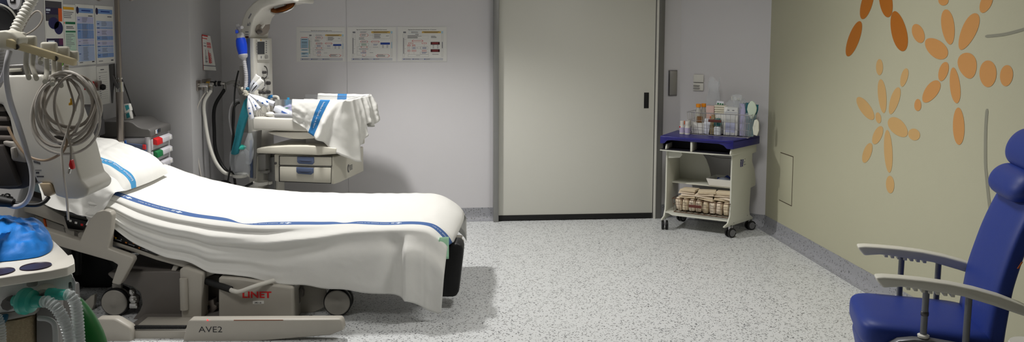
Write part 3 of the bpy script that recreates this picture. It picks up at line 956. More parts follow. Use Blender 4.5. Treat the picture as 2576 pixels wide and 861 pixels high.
# pale green cover below the sheet at the foot corner
b = MB(); b.grid(lambda s, t: bl(.545+.045*s-.02*t*(1-s), .0+.05*s, .43-.12*t-.01*s), 6, 8)
b.build('mattress_cover', mat('pale green cover', (168, 218, 184), .6), bed, solid=.002)

# ------------------------------------------------------------------ bed sheet
HEM = [(262, 566), (285, 577), (350, 620), (400, 641), (483, 664), (526, 684), (560, 691), (626, 696), (672, 712), (719, 716), (777, 721), (840, 728.5), (895, 734), (960, 743), (1025, 753), (1071, 777), (1100, 791)]
hq = [buz(x, y, -.075) for x, y in HEM]
HU, HZ = [q[0] for q in hq], [q[1] for q in hq]
S0, S1 = .048, .112            # the woven stripe, measured across the bed


def sw(a, c, x): x = max(0, min(1, (x-a)/(c-a))); return x*x*(3-2*x)


def wig(u):     # the stripe wanders
    return .012*math.sin(u*5.1+.6)+.008*math.sin(u*11+2)-.022*math.exp(-((u+.47)/.12)**2)+.018*sw(.3, .55, u)


# rows of the cross-section: (kind, value)
ROWS = [('far', q/4) for q in range(4)]+[('top', x) for x in (.87, .85, .8, .72, .64, .56, .48, .4, .33, .27, .22, .18, .15, .128)]
ROWS += [('str', q/3) for q in range(4)]+[('drape', q/40) for q in range(1, 41)]


def sheet_pt(s, r):
    kind, x = r
    ue = .655
    u = -1.27+(ue+1.27)*s
    n1 = noise.noise(V((u*3.1, x*4, 1.7)))
    if kind == 'far':
        uu = min(u, .60+.0*x)
        return bl(u*.985, .885+.012*(1-x)+.006*math.sin(u*23), ztop(u)-.004-.2*(1-x)+.0*n1)
    if kind == 'top':
        corner = sw(.42, .66, u)*sw(.6, .88, x)
        z = ztop(u)+.004*noise.noise(V((u*6, x*7, 0)))+.003*noise.noise(V((u*17, x*15, 3)))-.02*corner
        # a long fold towards the far side
        z += .007*math.exp(-((x-.78-.03*math.sin(u*3))/.02)**2)*sw(-.7, -.4, u)
        uu = u-.05*sw(.4, .655, u)*(1-x/.87)-.02*corner
        xe = x+(wig(u)-.004)*max(0, min(1, 1-(x-.128)/.27))
        return bl(uu, xe, z)
    w = wig(u)
    if kind == 'str':
        wf = 1-.88*math.exp(-((u+.50)/.08)**2)-.6*math.exp(-((u-.03)/.05)**2)
        v = S0+(S1-S0)*(1-x)*wf+w
        z = ztop(u)-.001+.004*noise.noise(V((u*6, .1, 0)))-.05*max(0, .062-v)
        return bl(u-.05*sw(.4, .655, u)-.02*sw(.4, .655, u)*x, v, z)
    # drape
    q = x
    uq = u-.07*sw(.4, .655, u)*(1-.2*q)-.04*sw(.45, .655, u)*q
    hz = lerp1(uq, HU, HZ)
    v0, z0 = S0+w, ztop(u)-.001-.05*max(0, .062-(S0+w))
    H = z0-hz
    roll = 1-math.exp(-q*H/.045)
    v = v0+(-.062-v0)*roll
    z = z0-H*(q**1.12)
    hd = 1-sw(-.75, -.1, u)               # head end: fan of folds
    ft = sw(-.35, .2, u)
    fold = hd*(.020*math.sin(2*PI*(3.1*q**.85)+1.3+1.1*u)+.008*math.sin(2*PI*(6.3*q)+4*u))*sw(.0, .12, q)*(1-.5*q)*min(1, H/.12)
    # the long trough under the edge and its lip
    qr = lerp1(uq, [-.75, -.42, -.25, -.12, .1, .3, .5], [.40, .34, .25, .2, .09, .045, .03])
    fold += (1-hd)*(.032*math.exp(-((q-qr)/.055)**2)-.036*math.exp(-((q-qr-.19)/.12)**2)-.020*math.exp(-((q-qr*.45)/.05)**2)*(1-ft))*(1-.35*ft)
    # upright folds near the foot
    k = uq-.368
    tent = (1-k/.10 if k < .10 else 0) if k > 0 else math.exp(k/.010)
    fold += ft*sw(.08, .35, q)*(.048*max(0, tent)-.030*math.exp(-((uq-.31)/.05)**2)+.010*math.exp(-((uq-.47)/.03)**2))
    fold += .0022*noise.noise(V((u*9, q*5, 9)))+.0008*noise.noise(V((u*25, q*14, 4)))
    z -= 0
    return bl(uq, v-fold*1.0-.01*q, z+.003*math.sin(u*31)*q)


NS = 170
b = MB()
t_ = bmesh.new()
vs = [[t_.verts.new(sheet_pt(i/NS, r)) for r in ROWS] for i in range(NS+1)]
for i in range(NS):
    for j in range(len(ROWS)-1):
        f = t_.faces.new((vs[i][j], vs[i][j+1], vs[i+1][j+1], vs[i+1][j]))
        f.material_index = 1 if (ROWS[j][0] == 'str' and ROWS[j+1][0] == 'str') else 0
me = bpy.data.meshes.new('t'); t_.to_mesh(me); t_.free(); b.bm.from_mesh(me)
sh = tag(b.build('bed_sheet', [M_sheet, M_stripe], smooth=180, solid=.0016, off=0), 'white bed sheet with a printed blue stripe draped over the hospital bed', 'sheet')


def on_stripe(u, y, lift=.0016):
    s = (u+1.27)/(.655+1.27)
    s = max(0, min(1, s))
    x = .5-y/(S1-S0)*.9
    a = sheet_pt(s, ('str', x))
    return a+UZ*lift


def plus(bb, f, c, r):
    w = r*.36
    for q in ([(-w, -r), (w, -r), (w, r), (-w, r)], [(-r, -w), (-w, -w), (-w, w), (-r, w)], [(w, -w), (r, -w), (r, w), (w, w)]):
        bb.quad([f(c+x, y) for x, y in q])


b = MB(); bt = MB()
f180 = lambda x, y: on_stripe(-x, -y)      # the print reads from the far side
for px, py in ((322, 491), (452, 529), (728, 566), (1003, 567)):
    u0, _ = buz(px, py, .09)
    plus(b, f180, -u0, .0165)
    for k in range(3): b.quad([f180(-u0+.022, .009-k*.009), f180(-u0+.040, .009-k*.009), f180(-u0+.040, .004-k*.009), f180(-u0+.022, .004-k*.009)])
    if u0 > -.9: bt.text('Institut Català de la Salut', .017, lambda x, y: f180(-u0+.052+x, y-.005), 'LEFT', .0002)
u0, _ = buz(1003, 567, .09)
bt.text('Català de la Salut', .017, lambda x, y: f180(-u0-.33+x, y-.005), 'LEFT', .0002)
b.build('stripe_emblem', M_print, sh); bt.build('stripe_text', M_print, sh)

# ------------------------------------------------------------------ pillow
ca, sa = math.cos(math.radians(17)), math.sin(math.radians(17))


def pil(h, v, n): return bl(-1.15-ca*h+sa*n, v, .655+sa*h+ca*n)


PW, PV0, PV1 = .52, .06, .67


def pil_pt(a, c, top):
    """a along the slope 0..1, c across 0..1"""
    e = (1-abs(2*a-1)**3.2)**.6*(1-abs(2*c-1)**4)**.55
    n = .122*e*(1-.12*math.cos(c*3)) if top else -.004*e
    n += e*(.011*noise.noise(V((a*3, c*4, 2)))+.006*noise.noise(V((a*9, c*11, 5)))+.006*(1-a)*noise.noise(V((a*5+c*3, c*20-a*6, 7)))-.006*math.exp(-((a-.45-.15*c)/.02)**2)*sw(.2, .5, c))*(1 if top else 0)
    pin = .03*(2*a-1)**2
    return pil(PW*a-.012*math.sin(c*PI)*(1-2*a), PV0+(PV1-PV0)*(c*(1-2*pin)+pin), n)


AST = (.15, .245)        # stripe: a band of constant c


def pil_c(t):  # denser rows at the stripe
    return t


b = MB()
NA, NC = 60, 100
b.grid(lambda a, c: pil_pt(a, c, True), NA, NC, lambda a, c: 1 if AST[0] < c < AST[1]-.002 else 0)
b.grid(lambda a, c: pil_pt(a, 1-c, False), 30, 30)
# the open end of the case hanging over the near side
UP = [(.0, 478), (1, 0)]
upl = [(-.02, .02), (.12, .05), (.3, .08), (.5, .09), (.7, .08), (.86, .06), (1.0, .02)]
hem = [(283, 492), (268, 520), (246, 551), (224, 549), (196, 541), (160, 530), (118, 512), (98, 480)]
hem3 = cr([bp(x, y, -.085) for x, y in hem], 6)
up3 = cr([pil_pt(a, .06, True) for a in (.0, .12, .27, .42, .57, .72, .86, 1.0)], 6)


def flap(s, t):
    i = s*(len(hem3)-1); k = min(int(i), len(hem3)-2); f = i-k
    A = up3[k].lerp(up3[k+1], f); Bq = hem3[k].lerp(hem3[k+1], f)
    p = A.lerp(Bq, t**1.05)
    out = .035*math.sin(PI*min(1, t*1.25))*(1-.4*s)
    out += t*(.014*math.sin(s*9+.5)+.008*math.sin(s*21+t*3))+.006*noise.noise(V((s*7, t*6, 2)))
    return p-BV*out+UZ*(.012*math.sin(PI*t)+.002*math.sin(s*40)*t)


b.grid(flap, 48, 26)
b.grid(lambda s, t: flap(s*.75+.25, t*.97)+BV*(.045*t)-UZ*.012*t, 36, 14)
pw = tag(b.build('pillow', [M_sheet, M_stripe2], smooth=180), 'white pillow with a printed cyan stripe at the head of the bed', 'pillow')
b = MB()
cm = (AST[0]+AST[1])/2


def onp(x, y):      # x along the slope from the foot edge, y across
    a = x/PW; c = cm-y/(PV1-PV0)
    p = pil_pt(max(.004, min(.99, a)), c, True)
    q = pil_pt(max(.004, min(.99, a))+.004, c, True)-p
    w = pil_pt(max(.004, min(.99, a)), c+.004, True)-p
    nn = q.cross(w).normalized()
    if nn.z < 0 and a > .1: nn = -nn
    if a <= .1 and nn.dot(BU) < 0: nn = -nn
    return p+nn*.0018


b.text('Institut Català de la Salut', .026, lambda x, y: onp(.016+x, y-.008), 'LEFT', .0002, .82)
b.build('stripe_text', M_print, pw)
b = MB()
plus(b, onp, .375, .021)
for k in range(3): b.quad([onp(.345, .012-k*.012), onp(.328, .012-k*.012), onp(.328, .006-k*.012), onp(.345, .006-k*.012)])
b.build('stripe_emblem', M_print, pw)
# ================================================================== left: drawer trolley, drip pole
def fy(y): return lambda px, py: at(px, py, y=y)


def pz(bb, pts, y, dy, bev=0, seg=2): return bb.prism([at(a, c, y=y) for a, c in pts], (0, dy, 0), bev, seg)


YN = 4.965
XF = at(378, 350, y=YN).x
YF = at(429, 330, x=XF).y
M_dk = mat('dark grey plastic', (92, 90, 88), .5, var=.03)
M_lg = mat('light grey plastic', (176, 175, 178), .45, var=.02)
tr = thing('drawer_trolley', 'grey drawer trolley with red and green drawer tabs behind the pillow', 'trolley', ((XL+XF)/2, (YN+YF)/2, 0))
zt = at(378, 345, y=YN).z
b = MB(); pz(b, [(247, 305), (322, 305), (334, 309), (345, 318), (356, 323), (374, 325), (379, 330), (380, 346), (247, 346)], YN, YF-YN, .008, 3)
b.build('top_tray', M_dk, tr)
zl = at(378, 325, y=YN).z
b = MB(); q = at(378, 336, y=YN)
ym = YN+(YF-YN)*.2
b.rng(XF+.006, XF+.0085, ym, ym+.035, q.z-.012, q.z+.012); b.mi = 1; b.rng(XF+.006, XF+.0088, ym+.012, ym+.035, q.z-.01, q.z+.011)
b.mi = 2; b.rng(XF+.006, XF+.0088, ym+.05, ym+.085, q.z-.008, q.z+.014); b.mi = 0; b.rng(XF+.0085, XF+.009, ym+.015, ym+.02, q.z-.008, q.z+.008)
b.build('badge', [M_paper, mat('badge blue', (60, 90, 130), .5), M_ink], tr)
b = MB(); b.rng(XL+.02, XF-.012, YN+.01, YF-.01, .12, zt-.004, bev=.008); b.build('body', M_lg, tr)
b = MB(); b.tube([V((XF-.02, YN+.012, .12)), V((XF-.02, YN+.012, zt))], .016, 12); b.tube([V((XF-.02, YF-.012, .12)), V((XF-.02, YF-.012, zt))], .016, 12); b.build('corner_post', M_lg, tr)
zs = [at(380, yy, x=XF).z for yy in (346, 378, 410, 442, 474)]
pit = zs[0]-zs[1]
tabs = [M_red, M_green, M_lg, mat('blue tab', (40, 80, 170), .45), M_yellow]
for k in range(7):
    z1 = zs[0]-.012-k*pit
    b = MB(); b.rng(XF-.015, XF-.002, YN+.03, YF-.03, z1-pit+.006, z1-.004, bev=.003); dr = b.build('drawer', M_lg, tr)
    b = MB(); b.prism([V((XF-.004, YN+.055, z1)), V((XF+.02, YN+.055, z1-.012)), V((XF+.022, YN+.055, z1-.042)), V((XF-.004, YN+.055, z1-.036))], (0, YF-YN-.085, 0), bev=.003)
    b.build('label_handle', mat('lilac grey plastic', (196, 194, 200), .4), dr)
    if k < 5:
        b = MB(); b.prism([V((XF-.002, YN+.05, z1+.002)), V((XF+.0225, YN+.05, z1-.010)), V((XF+.0245, YN+.05, z1-.044)), V((XF-.002, YN+.05, z1-.038))], (0, .10, 0), bev=.002)
        tag(b.build('colour_tab', tabs[k], dr), ('red tab', 'green tab', 'grey tab', 'blue tab', 'yellow tab')[k], None)
    b = MB(); b.rng(XF+.018, XF+.0235, YF-.085, YF-.055, z1-.036, z1-.014, bev=.001); b.build('paper_tag', M_paper, dr)
for x in (XL+.05, XF-.05):
    for y in (YN+.05, YF-.05):
        b = MB(); b.lathe([(.02, -.012), (.05, -.012), (.05, .012), (.02, .012)], V((x, y, .051)), (1, 0, 0), 20); b.rng(x-.02, x+.02, y-.02, y+.02, .06, .125); b.build('caster', M_black, tr)
# side bin with red flag
b = MB(); pz(b, [(308, 360), (366, 366), (366, 400), (308, 400)], YN-.03, .03, .004); tag(b.build('side_bin', mat('slate blue bin', (70, 82, 110), .4), tr), 'slate blue side bin', None)
b = MB(); pz(b, [(358, 364), (366, 365), (367, 377), (358, 376)], YN-.04, .012, .003); tag(b.build('bin_flag', M_red, tr), 'red flag', None)
b = MB(); pz(b, [(311, 356), (316, 353), (317, 367), (311, 367)], YN-.04, .012, .002); tag(b.build('bin_flag', M_blueink, tr), 'blue flag', None)
# boxes on the trolley
for i, pts in enumerate(([(309, 263), (325, 261), (328, 279), (313, 284)], [(312, 284), (326, 280), (330, 300), (314, 303)])):
    b = MB(); pz(b, pts, YN+.03+.05*i, .04, .003)
    b.mi = 1; pz(b, [(pts[0][0]+5, pts[0][1]+3), (pts[1][0]-2, pts[1][1]+3), (pts[2][0]-3, pts[2][1]-5), (pts[3][0]+5, pts[3][1]-5)], YN+.028+.05*i, .003)
    o = b.build('medicine_box', [M_paper, mat('box teal', (60, 160, 170), .5)])
    if i == 1:
        pass
    tag(o, ('white and teal carton, upper of the two beside the drip pole', 'white and teal carton, lower of the two beside the drip pole')[i], 'carton', 'cartons on the drawer trolley')
# dark wall unit behind the cables
t = thing('wall_unit', 'dark grey wall mounted unit on the left wall above the pillow', 'equipment', (XL, 4.65, at(280, 345, y=4.6).z))
z0, z1 = at(280, 352, y=4.6).z, at(280, 268, y=4.7).z
b = MB(); b.rng(XL, XL+.15, 4.55, 4.86, z0, z0+(z1-z0)*.52, bev=.008); b.build('base', mat('dark unit', (58, 57, 58), .5), t)
b = MB(); b.rng(XL, XL+.145, 4.56, 4.70, z0+(z1-z0)*.53, z1, bev=.004); b.rng(XL, XL+.145, 4.71, 4.85, z0+(z1-z0)*.53, z1, bev=.004); b.build('drawer_front', mat('dark unit', (58, 57, 58), .5), t)
# drip pole
YD = 4.926
t = thing('drip_pole', 'steel drip pole standing beside the bed head', 'drip pole', (at(300, 300, y=YD).x, YD, 0))
pb = at(303.5, 360, y=YD); pm = at(300.5, 215, y=YD); pu = at(294, 0, y=YD)
dirp = (pm-pb).normalized()
b = MB(); foot = V((pb.x+.004, YD, .02)); b.tube([foot, pb, pm], [.0215]*3, 20); b.build('lower_tube', M_steel, t)
b = MB(); b.tube([pm-V((0, 0, .03)), pu, pu+(pu-pm)*.25], .0155, 18); b.build('upper_tube', M_steel, t)
b = MB(); b.tube([at(301, 231, y=YD), at(300, 206, y=YD)], .024, 20); b.tube([at(300, 199, y=YD), at(300, 195, y=YD)], .02, 20); b.build('clamp_collar', M_chrome, t)
b = MB(); pz(b, [(273, 162), (285, 160), (287, 200), (282, 228), (280, 261), (277, 222)], YD-.02, .03, .003); pz(b, [(280, 190), (284, 190), (299, 221), (296, 226), (288, 216)], YD-.045, .02, .003); b.build('clamp_lever', M_dsteel, t)
ptop = pu+(pu-pm)*.25
b = MB()
for sx in (-1, 1):
    hk = at(252 if sx < 0 else 326, -2, y=YD)
    b.tube(cr([ptop, ptop+V((sx*.05, 0, .01)), V((hk.x-sx*.0, YD, hk.z+.03)), V((hk.x, YD, hk.z-.004)), V((hk.x+sx*.018, YD, hk.z-.002)), V((hk.x+sx*.03, YD, hk.z+.02))], 6), .006, 10)
b.build('hook', M_steel, t)
b = MB(); b.lathe([(0, 0), (.055, 0), (.055, .01), (.03, .022), (0, .022)], V((foot.x, YD, 0)), seg=28); b.build('foot', M_black, t)
b = MB(); b.tube(cr([at(300, 185, y=YD+.05), at(309, 205, y=YD+.06), at(322, 240, y=YD+.08), at(336, 282, y=YD+.12), at(340, 292, y=YD+.14)], 6), .004, 8)
tag(b.build('cable', M_black), 'black cable running from the drip pole down to the drawer trolley', 'cable')

# ================================================================== foreground: monitor housing with the cable rail
YM = 2.28
mon = thing('patient_monitor', 'back of a cream patient monitor at the left edge with a row of cable hooks', 'monitor', (-1.63, YM+.05, 0))
HOUS = [(-30, 192), (40, 189), (104, 188), (113, 196), (126, 216), (140, 254), (155, 296), (184, 379), (200, 440), (204, 453), (214, 462), (224, 474), (222, 488), (213, 497), (192, 502), (165, 501), (139, 493), (130, 463), (93, 460), (67, 400), (60, 391), (35, 356), (23, 298), (5, 263), (-30, 255)]
b = MB(); pz(b, HOUS, YM, .16, .014, 4); hs = b.build('housing', M_ivory, mon)
b = MB(); pz(b, [(-30, 168), (10, 163), (60, 160), (112, 182), (104, 192), (-30, 196)], YM+.01, .12, .01, 3); b.build('top_cover', mat('monitor gloss top', (92, 90, 88), .15), mon)
b = MB(); pz(b, [(22, 173), (52, 172), (53, 180), (22, 182)], YM+.003, .01, .001); b.build('label_strip', M_cream, mon)
b = MB()
pz(b, [(-30, 262), (4, 262), (23, 300), (36, 357), (62, 394), (68, 402), (92, 462), (60, 476), (20, 478), (-30, 474)], YM+.02, .12, .008); b.build('rear_panel', mat('monitor brown grey', (74, 69, 66), .55), mon)
b = MB()
for i in range(4):
    y = 268+i*24
    pz(b, [(-30, y), (8+i*7, y+2), (12+i*7.5, y+13), (-30, y+13)], YM+.008, .02, .004)
b.build('vent_rib', mat('monitor rib', (128, 120, 114), .5), mon)
b = MB(); pz(b, [(6, 355), (34, 358), (60, 392), (66, 410), (30, 405), (26, 372), (8, 366)], YM-.004, .03, .004); pz(b, [(24, 372), (34, 372), (38, 400), (28, 402)], YM-.02, .03, .004); b.build('mount_plate', mat('monitor grey', (150, 145, 138), .5), mon)
b = MB(); pz(b, [(-30, 366), (4, 366), (26, 420), (46, 470), (-30, 470)], YM-.015, .03, .005); b.build('mount_arm', mat('monitor dark grey', (62, 58, 56), .5), mon)
b = MB(); pz(b, [(98, 462), (124, 462), (134, 488), (122, 496), (110, 494)], YM-.008, .05, .004); cn = b.build('connector', mat('tan connector', (176, 158, 130), .5), mon)
b = MB()
for i in range(5): pz(b, [(84+i*3.5, 404+i), (86+i*3.5, 404+i), (87+i*3.5, 410+i), (85+i*3.5, 410+i)], YM-.0008, .002)
for (x0, y0, x1, y1) in ((72, 400, 74, 416), (76, 402, 78, 418), (88, 428, 104, 429), (90, 433, 98, 437), (92, 443, 110, 446)): pz(b, [(x0, y0), (x1, y0), (x1, y1), (x0, y1)], YM-.0008, .002)
b.build('printed_symbols', M_ptxt, hs)
# rail with hooks
L0, R0 = 2.06, 2.26
rl, rr = (lambda py: at(14, py, y=L0)), (lambda py: at(183, py, y=R0))
b = MB(); b.prism([rl(97), rr(149), rr(167), rl(118)], (0, .028, 0), bev=.003)
ra = b.build('hook_rail', mat('cream rail', (190, 176, 140), .5), mon)
b = MB(); pz(b, [(-30, 80), (12, 76), (30, 80), (48, 97), (46, 112), (20, 124), (-30, 122)], 2.09, .05, .006, 3); b.build('rail_bracket', M_cream, mon)
for px, py in ((42, 118), (140, 147)):
    b = MB()
    y = L0+(R0-L0)*(px-14)/169
    b.lathe([(0, -.004), (.006, -.004), (.0075, .004), (0, .004)], at(px, py, y=y-.0005), (0, -1, 0), 16)
    b.build('screw', M_dsteel, ra)
for px, py, w in ((44, 95, 34), (74, 104, 30), (124, 120, 34), (157, 131, 30), (182, 142, 27)):
    y = L0+(R0-L0)*(px-14)/169+.045
    s_ = y/1950
    b = MB(); b.box(at(px, py, y=y), (w*s_, .03, 27*s_), .3, bev=.0065, seg=3); b.build('hook_knob', M_cream, mon)
for px, y0, y1, dx in ((67, 128, 196, 6), (84, 134, 198, 8), (102, 140, 158, 0), (117, 146, 206, -4), (135, 150, 212, -3), (150, 156, 216, 4), (167, 162, 184, 0)):
    y = L0+(R0-L0)*(px-14)/169+.015
    b = MB(); P = [at(px, y0, y=y), at(px-dx*.3, (y0+y1)/2, y=y+.005), at(px+dx*.6, y1-8, y=y-.012), at(px+dx, y1, y=y-.03)]
    b.tube(cr(P, 6), .0068, 10, flat=(V((0, 1, 0)), .5)); b.build('cable_hook', M_cream, mon)
# dark round head above the rail, at the picture's corner
c0 = at(-8, 62, y=2.5)
b = MB(); b.lathe([(0, .0), (.05, .004), (.056, -.004), (.062, .004), (.062, .03), (.05, .05), (0, .06)], c0, (.15, 1, 0), 40); b.build('round_head', M_blackg, mon)
b = MB(); b.tube([c0+V((.063*math.cos(a*PI/24), -.006, .063*math.sin(a*PI/24))) for a in range(48)], .0028, 8, closed=True); b.build('head_rim', mat('rim grey', (150, 148, 140), .4), mon)
b = MB(); pz(b, [(-40, -40), (52, -40), (50, 5), (40, 22), (32, 34), (40, 50), (24, 60), (-40, 40)], 2.52, .05, .006); tag(b.build('head_cover', mat('navy cover', (36, 40, 58), .4), mon), 'navy cover', None)
b = MB(); b.prism([at(34, -6, y=2.515)+V((.02*math.cos(a*PI/12), 0, .036*math.sin(a*PI/12))) for a in range(24)], (0, .01, 0)); dd = b.build('dial', M_lg, mon)
b = MB(); pz(b, [(25, -6), (38, -6), (38, 8), (25, 7)], 2.513, .004); b.mi = 1; pz(b, [(28, -4), (34, -4), (34, 3), (28, 3)], 2.511, .004); b.build('dial_square', [M_black, M_lg], dd)
# the stand, beyond the picture's left edge
b = MB(); b.tube([V((-1.63, YM+.06, .06)), V((-1.63, YM+.06, 1.55))], .025, 20); b.box((-1.47, YM+.07, 1.2), (.36, .05, .06), bev=.005); b.box((-1.5, YM+.1, 1.47), (.3, .3, .05), bev=.005); b.build('stand_post', M_lg, mon)
b = MB(); b.lathe([(0, 0), (.26, 0), (.26, .03), (.1, .06), (0, .06)], V((-1.63, YM+.06, 0)), seg=40); b.build('stand_base', M_dk, mon)

M_cab = mat('grey cable', (190, 184, 176), .45, var=.04)
M_cabd = mat('dark grey cable', (158, 150, 140), .45, var=.04)
# coil of cables
b = MB()
coil = [(165, 288, 86, 104, .0, 0), (160, 280, 78, 92, .08, .01), (166, 272, 70, 84, -.1, .02), (188, 262, 52, 76, .15, .005), (150, 276, 58, 80, .1, .012), (172, 256, 62, 66, -.2, .018), (180, 280, 66, 88, .18, .02), (158, 262, 48, 74, -.12, .028), (178, 268, 74, 74, .3, .03)]
for i, (cx, cy, rx, ry, rot, dy) in enumerate(coil):
    P = []
    for k in range(40):
        a = 2*PI*k/40
        x, y = rx*math.cos(a), ry*math.sin(a)
        w = 1+.04*math.sin(3*a+i)
        P.append(at(cx+(x*math.cos(rot)-y*math.sin(rot))*w, cy+(x*math.sin(rot)+y*math.cos(rot))*w, y=YM-.075+dy+.012*math.sin(2*a+i)))
    b.mi = i % 2
    b.tube(P, .0036+.0006*(i % 3), 8, closed=True)
co = tag(b.build('cable_coil', [M_cab, M_cabd]), 'thick coil of grey monitoring cables hanging on the cream hooks', 'cable')
b = MB(); pz(b, [(133, 342), (172, 338), (174, 362), (160, 372), (138, 360)], YM-.05, .02, .004); b.build('cable_plug', mat('grey plug', (110, 106, 102), .5), co)
for i, (px, py) in enumerate(((179, 262), (236, 262))):
    t = thing('lead_connector', ('yellow and white connector hanging inside the left half of the cable coil', 'yellow connector at the right edge of the cable coil')[i], 'connector', at(px, py, y=YM-.03), 'yellow connectors in the cable coil')
    b = MB(); pz(b, [(px-4, py-14), (px+2, py-15), (px+3, py+2), (px-7, py+4), (px-7, py-3), (px-3, py-4)], YM-.035, .012, .002); b.build('plug', M_yellow, t)
    b = MB(); pz(b, [(px, py-6), (px+7, py-10), (px+14, py+10), (px+12, py+20), (px+2, py+4)], YM-.028, .01, .002); b.build('body', M_paper if i == 0 else M_yellow, t)
# lead with red clip
b = MB(); b.tube(cr([at(168, 200, y=YM-.06), at(186, 270, y=YM-.07), at(170, 330, y=YM-.09), at(178, 370, y=YM-.085), at(178, 408, y=YM-.08)], 8), .003, 8)
ld = tag(b.build('sensor_lead', M_cabd), 'thin lead ending in a red and silver clip in front of the monitor', 'cable')
b = MB(); pz(b, [(175, 403), (179, 403), (183, 418), (184, 427), (176, 426), (172, 416)], YM-.09, .016, .003); tag(b.build('clip', M_red, ld), 'red clip', None)
b = MB(); b.tube([at(177, 424, y=YM-.084), at(173, 436, y=YM-.084)], .0045, 10); b.build('clip_tip', M_chrome, ld)
b = MB(); b.tube(cr([at(200, 240, y=YM-.05), at(165, 345, y=YM-.085), at(155, 382, y=YM-.09), at(160, 440, y=YM-.1), at(168, 500, y=YM-.07), at(172, 553, y=YM-.04)], 8), .0032, 8)
tag(b.build('sensor_lead', M_cab), 'thin beige lead hanging down past the monitor to the bed rail', 'cable')
b = MB(); b.tube(cr([at(20, 320, y=YM-.03), at(40, 358, y=YM-.04), at(70, 392, y=YM-.05), at(110, 404, y=YM-.06), at(145, 392, y=YM-.07), at(165, 370, y=YM-.08), at(172, 330, y=YM-.08)], 8), .0036, 8)
tag(b.build('sensor_lead', mat('tan cable', (150, 128, 104), .5)), 'tan lead looping across the monitor below the coil', 'cable')
b = MB(); b.tube(cr([at(24, 128, y=2.09), at(17, 160, y=2.08), at(16, 200, y=2.09), at(26, 255, y=2.12), at(48, 320, y=2.18), at(68, 385, y=2.2), at(80, 430, y=2.2), at(80, 475, y=2.2), at(66, 508, y=2.22), at(40, 520, y=2.24), at(8, 512, y=2.26)], 8), .0066, 10)
tag(b.build('air_tube', M_lg), 'long grey tube hanging from the hook rail along the monitor', 'tube')
b = MB(); b.tube(cr([at(-20, 215, y=2.12), at(4, 198, y=2.12), at(14, 172, y=2.1), at(22, 130, y=2.1)], 8), .006, 10)
tag(b.build('air_tube', M_lg), 'short grey tube bending off the left edge below the hook rail', 'tube')
b = MB(); b.tube(cr([at(122, 497, y=YM-.002), at(112, 508, y=YM-.02), at(92, 516, y=YM-.03), at(50, 514, y=YM-.03), at(10, 506, y=YM-.03), at(-30, 500, y=YM-.03)], 8), .0058, 10)
pc_ = tag(b.build('power_cable', M_black), 'thick black cable plugged into the bottom of the monitor', 'cable')
b = MB(); b.tube([at(34, 511, y=YM-.034), at(-30, 502, y=YM-.034)], [.012, .02], 12); b.build('cable_plug', M_black, pc_)
b = MB(); b.tube(cr([at(8, 498, y=YM-.02), at(16, 488, y=YM-.03), at(25, 492, y=YM-.02), at(14, 500, y=YM-.03), at(20, 503, y=YM-.02), at(32, 498, y=YM-.02), at(20, 494, y=YM-.035), at(6, 490, y=YM-.02)], 6, True), .0022, 6, closed=True)
tag(b.build('cable_tie', M_black), 'small knotted black wire above the thick black cable', 'cable')
# corrugated hoses
b = MB(); b.hose(cr([at(34, 88, y=2.2), at(50, 55, y=2.22), at(78, 5, y=2.25), at(100, -40, y=2.28), at(112, -80, y=2.3)], 10), .0125, .0148, .0105, 18)
tag(b.build('breathing_hose', M_white), 'white corrugated hose rising from the hook rail', 'hose')
b = MB(); b.hose(cr([at(-6, 118, y=2.18), at(2, 145, y=2.19), at(2, 185, y=2.2), at(-10, 215, y=2.22)], 8), .011, .013, .008, 16)
tag(b.build('breathing_hose', M_lg), 'grey corrugated hose at the left edge below the hook rail', 'hose')
b = MB(); b.tube(cr([at(40, 92, y=2.5), at(70, 85, y=2.5), at(96, 66, y=2.5), at(107, 45, y=2.5), at(100, 30, y=2.5), at(88, 30, y=2.5), at(70, 50, y=2.5), at(52, 86, y=2.5)], 8), .0028, 8)
tag(b.build('cable_loop', M_cabd), 'thin grey cable loop beside the white corrugated hose', 'cable')

# ================================================================== foreground: ventilator
ven = thing('ventilator', 'white ventilator with dark oval dials at the lower left corner', 'ventilator', (-1.05, 2.1, 0))
ZV = .9
tp = [(-60, 560), (60, 560), (118, 590), (140, 610), (158, 627), (172, 642), (182, 657), (187, 670), (188, 681), (170, 690), (126, 699), (60, 708), (0, 717), (-60, 728)]
b = MB(); b.prism([at(x, y-(0 if i < 6 else 18), z=ZV) for i, (x, y) in enumerate(tp)], (0, 0, -.024), bev=.009, seg=4); b.build('top_cover', mat('ventilator top', (224, 220, 210), .35), ven)
bf = [(-60, 722), (0, 712), (60, 703), (118, 695), (126, 702), (160, 697), (184, 690), (186, 712), (178, 735), (165, 745), (150, 757), (110, 768), (40, 784), (0, 791), (-60, 800)]
f0 = at(60, 700, z=ZV-.024)
VN = V((.13, -1, 0)).normalized()
VE = at(134, 607, z=ZV)-at(188, 681, z=ZV); VE.z = 0; VE.normalize()
vpl = (f0+V((0, .03, 0)), VN)
b = MB(); b.prism([at(x, y, pl=vpl) for x, y in bf], VE*.2, bev=.01, seg=3); b.build('body', mat('ventilator body', (206, 208, 206), .4), ven)


def vat(x, y, d=0): return at(x, y, pl=(vpl[0]+VN*d, VN))


for cx, cy in ((90, 672), (-4, 686)):
    c = at(cx, cy, z=ZV)
    b = MB(); b.lathe([(0, .0006), (.0325, .0006), (.0335, .0018), (.035, .0022), (.036, .0005), (.036, -.003)], c+V((0, 0, .001)), seg=40); b.build('dial', mat('aubergine dial', (52, 42, 56), .35), ven)
b = MB(); b.prism([vat(66, 704, .002), vat(94, 700, .002), vat(94, 716, .002), vat(90, 721, .002), vat(72, 724, .002), vat(66, 720, .002)], -VN*.01, bev=.002); b.build('handle_recess', mat('recess grey', (140, 140, 136), .5), ven)
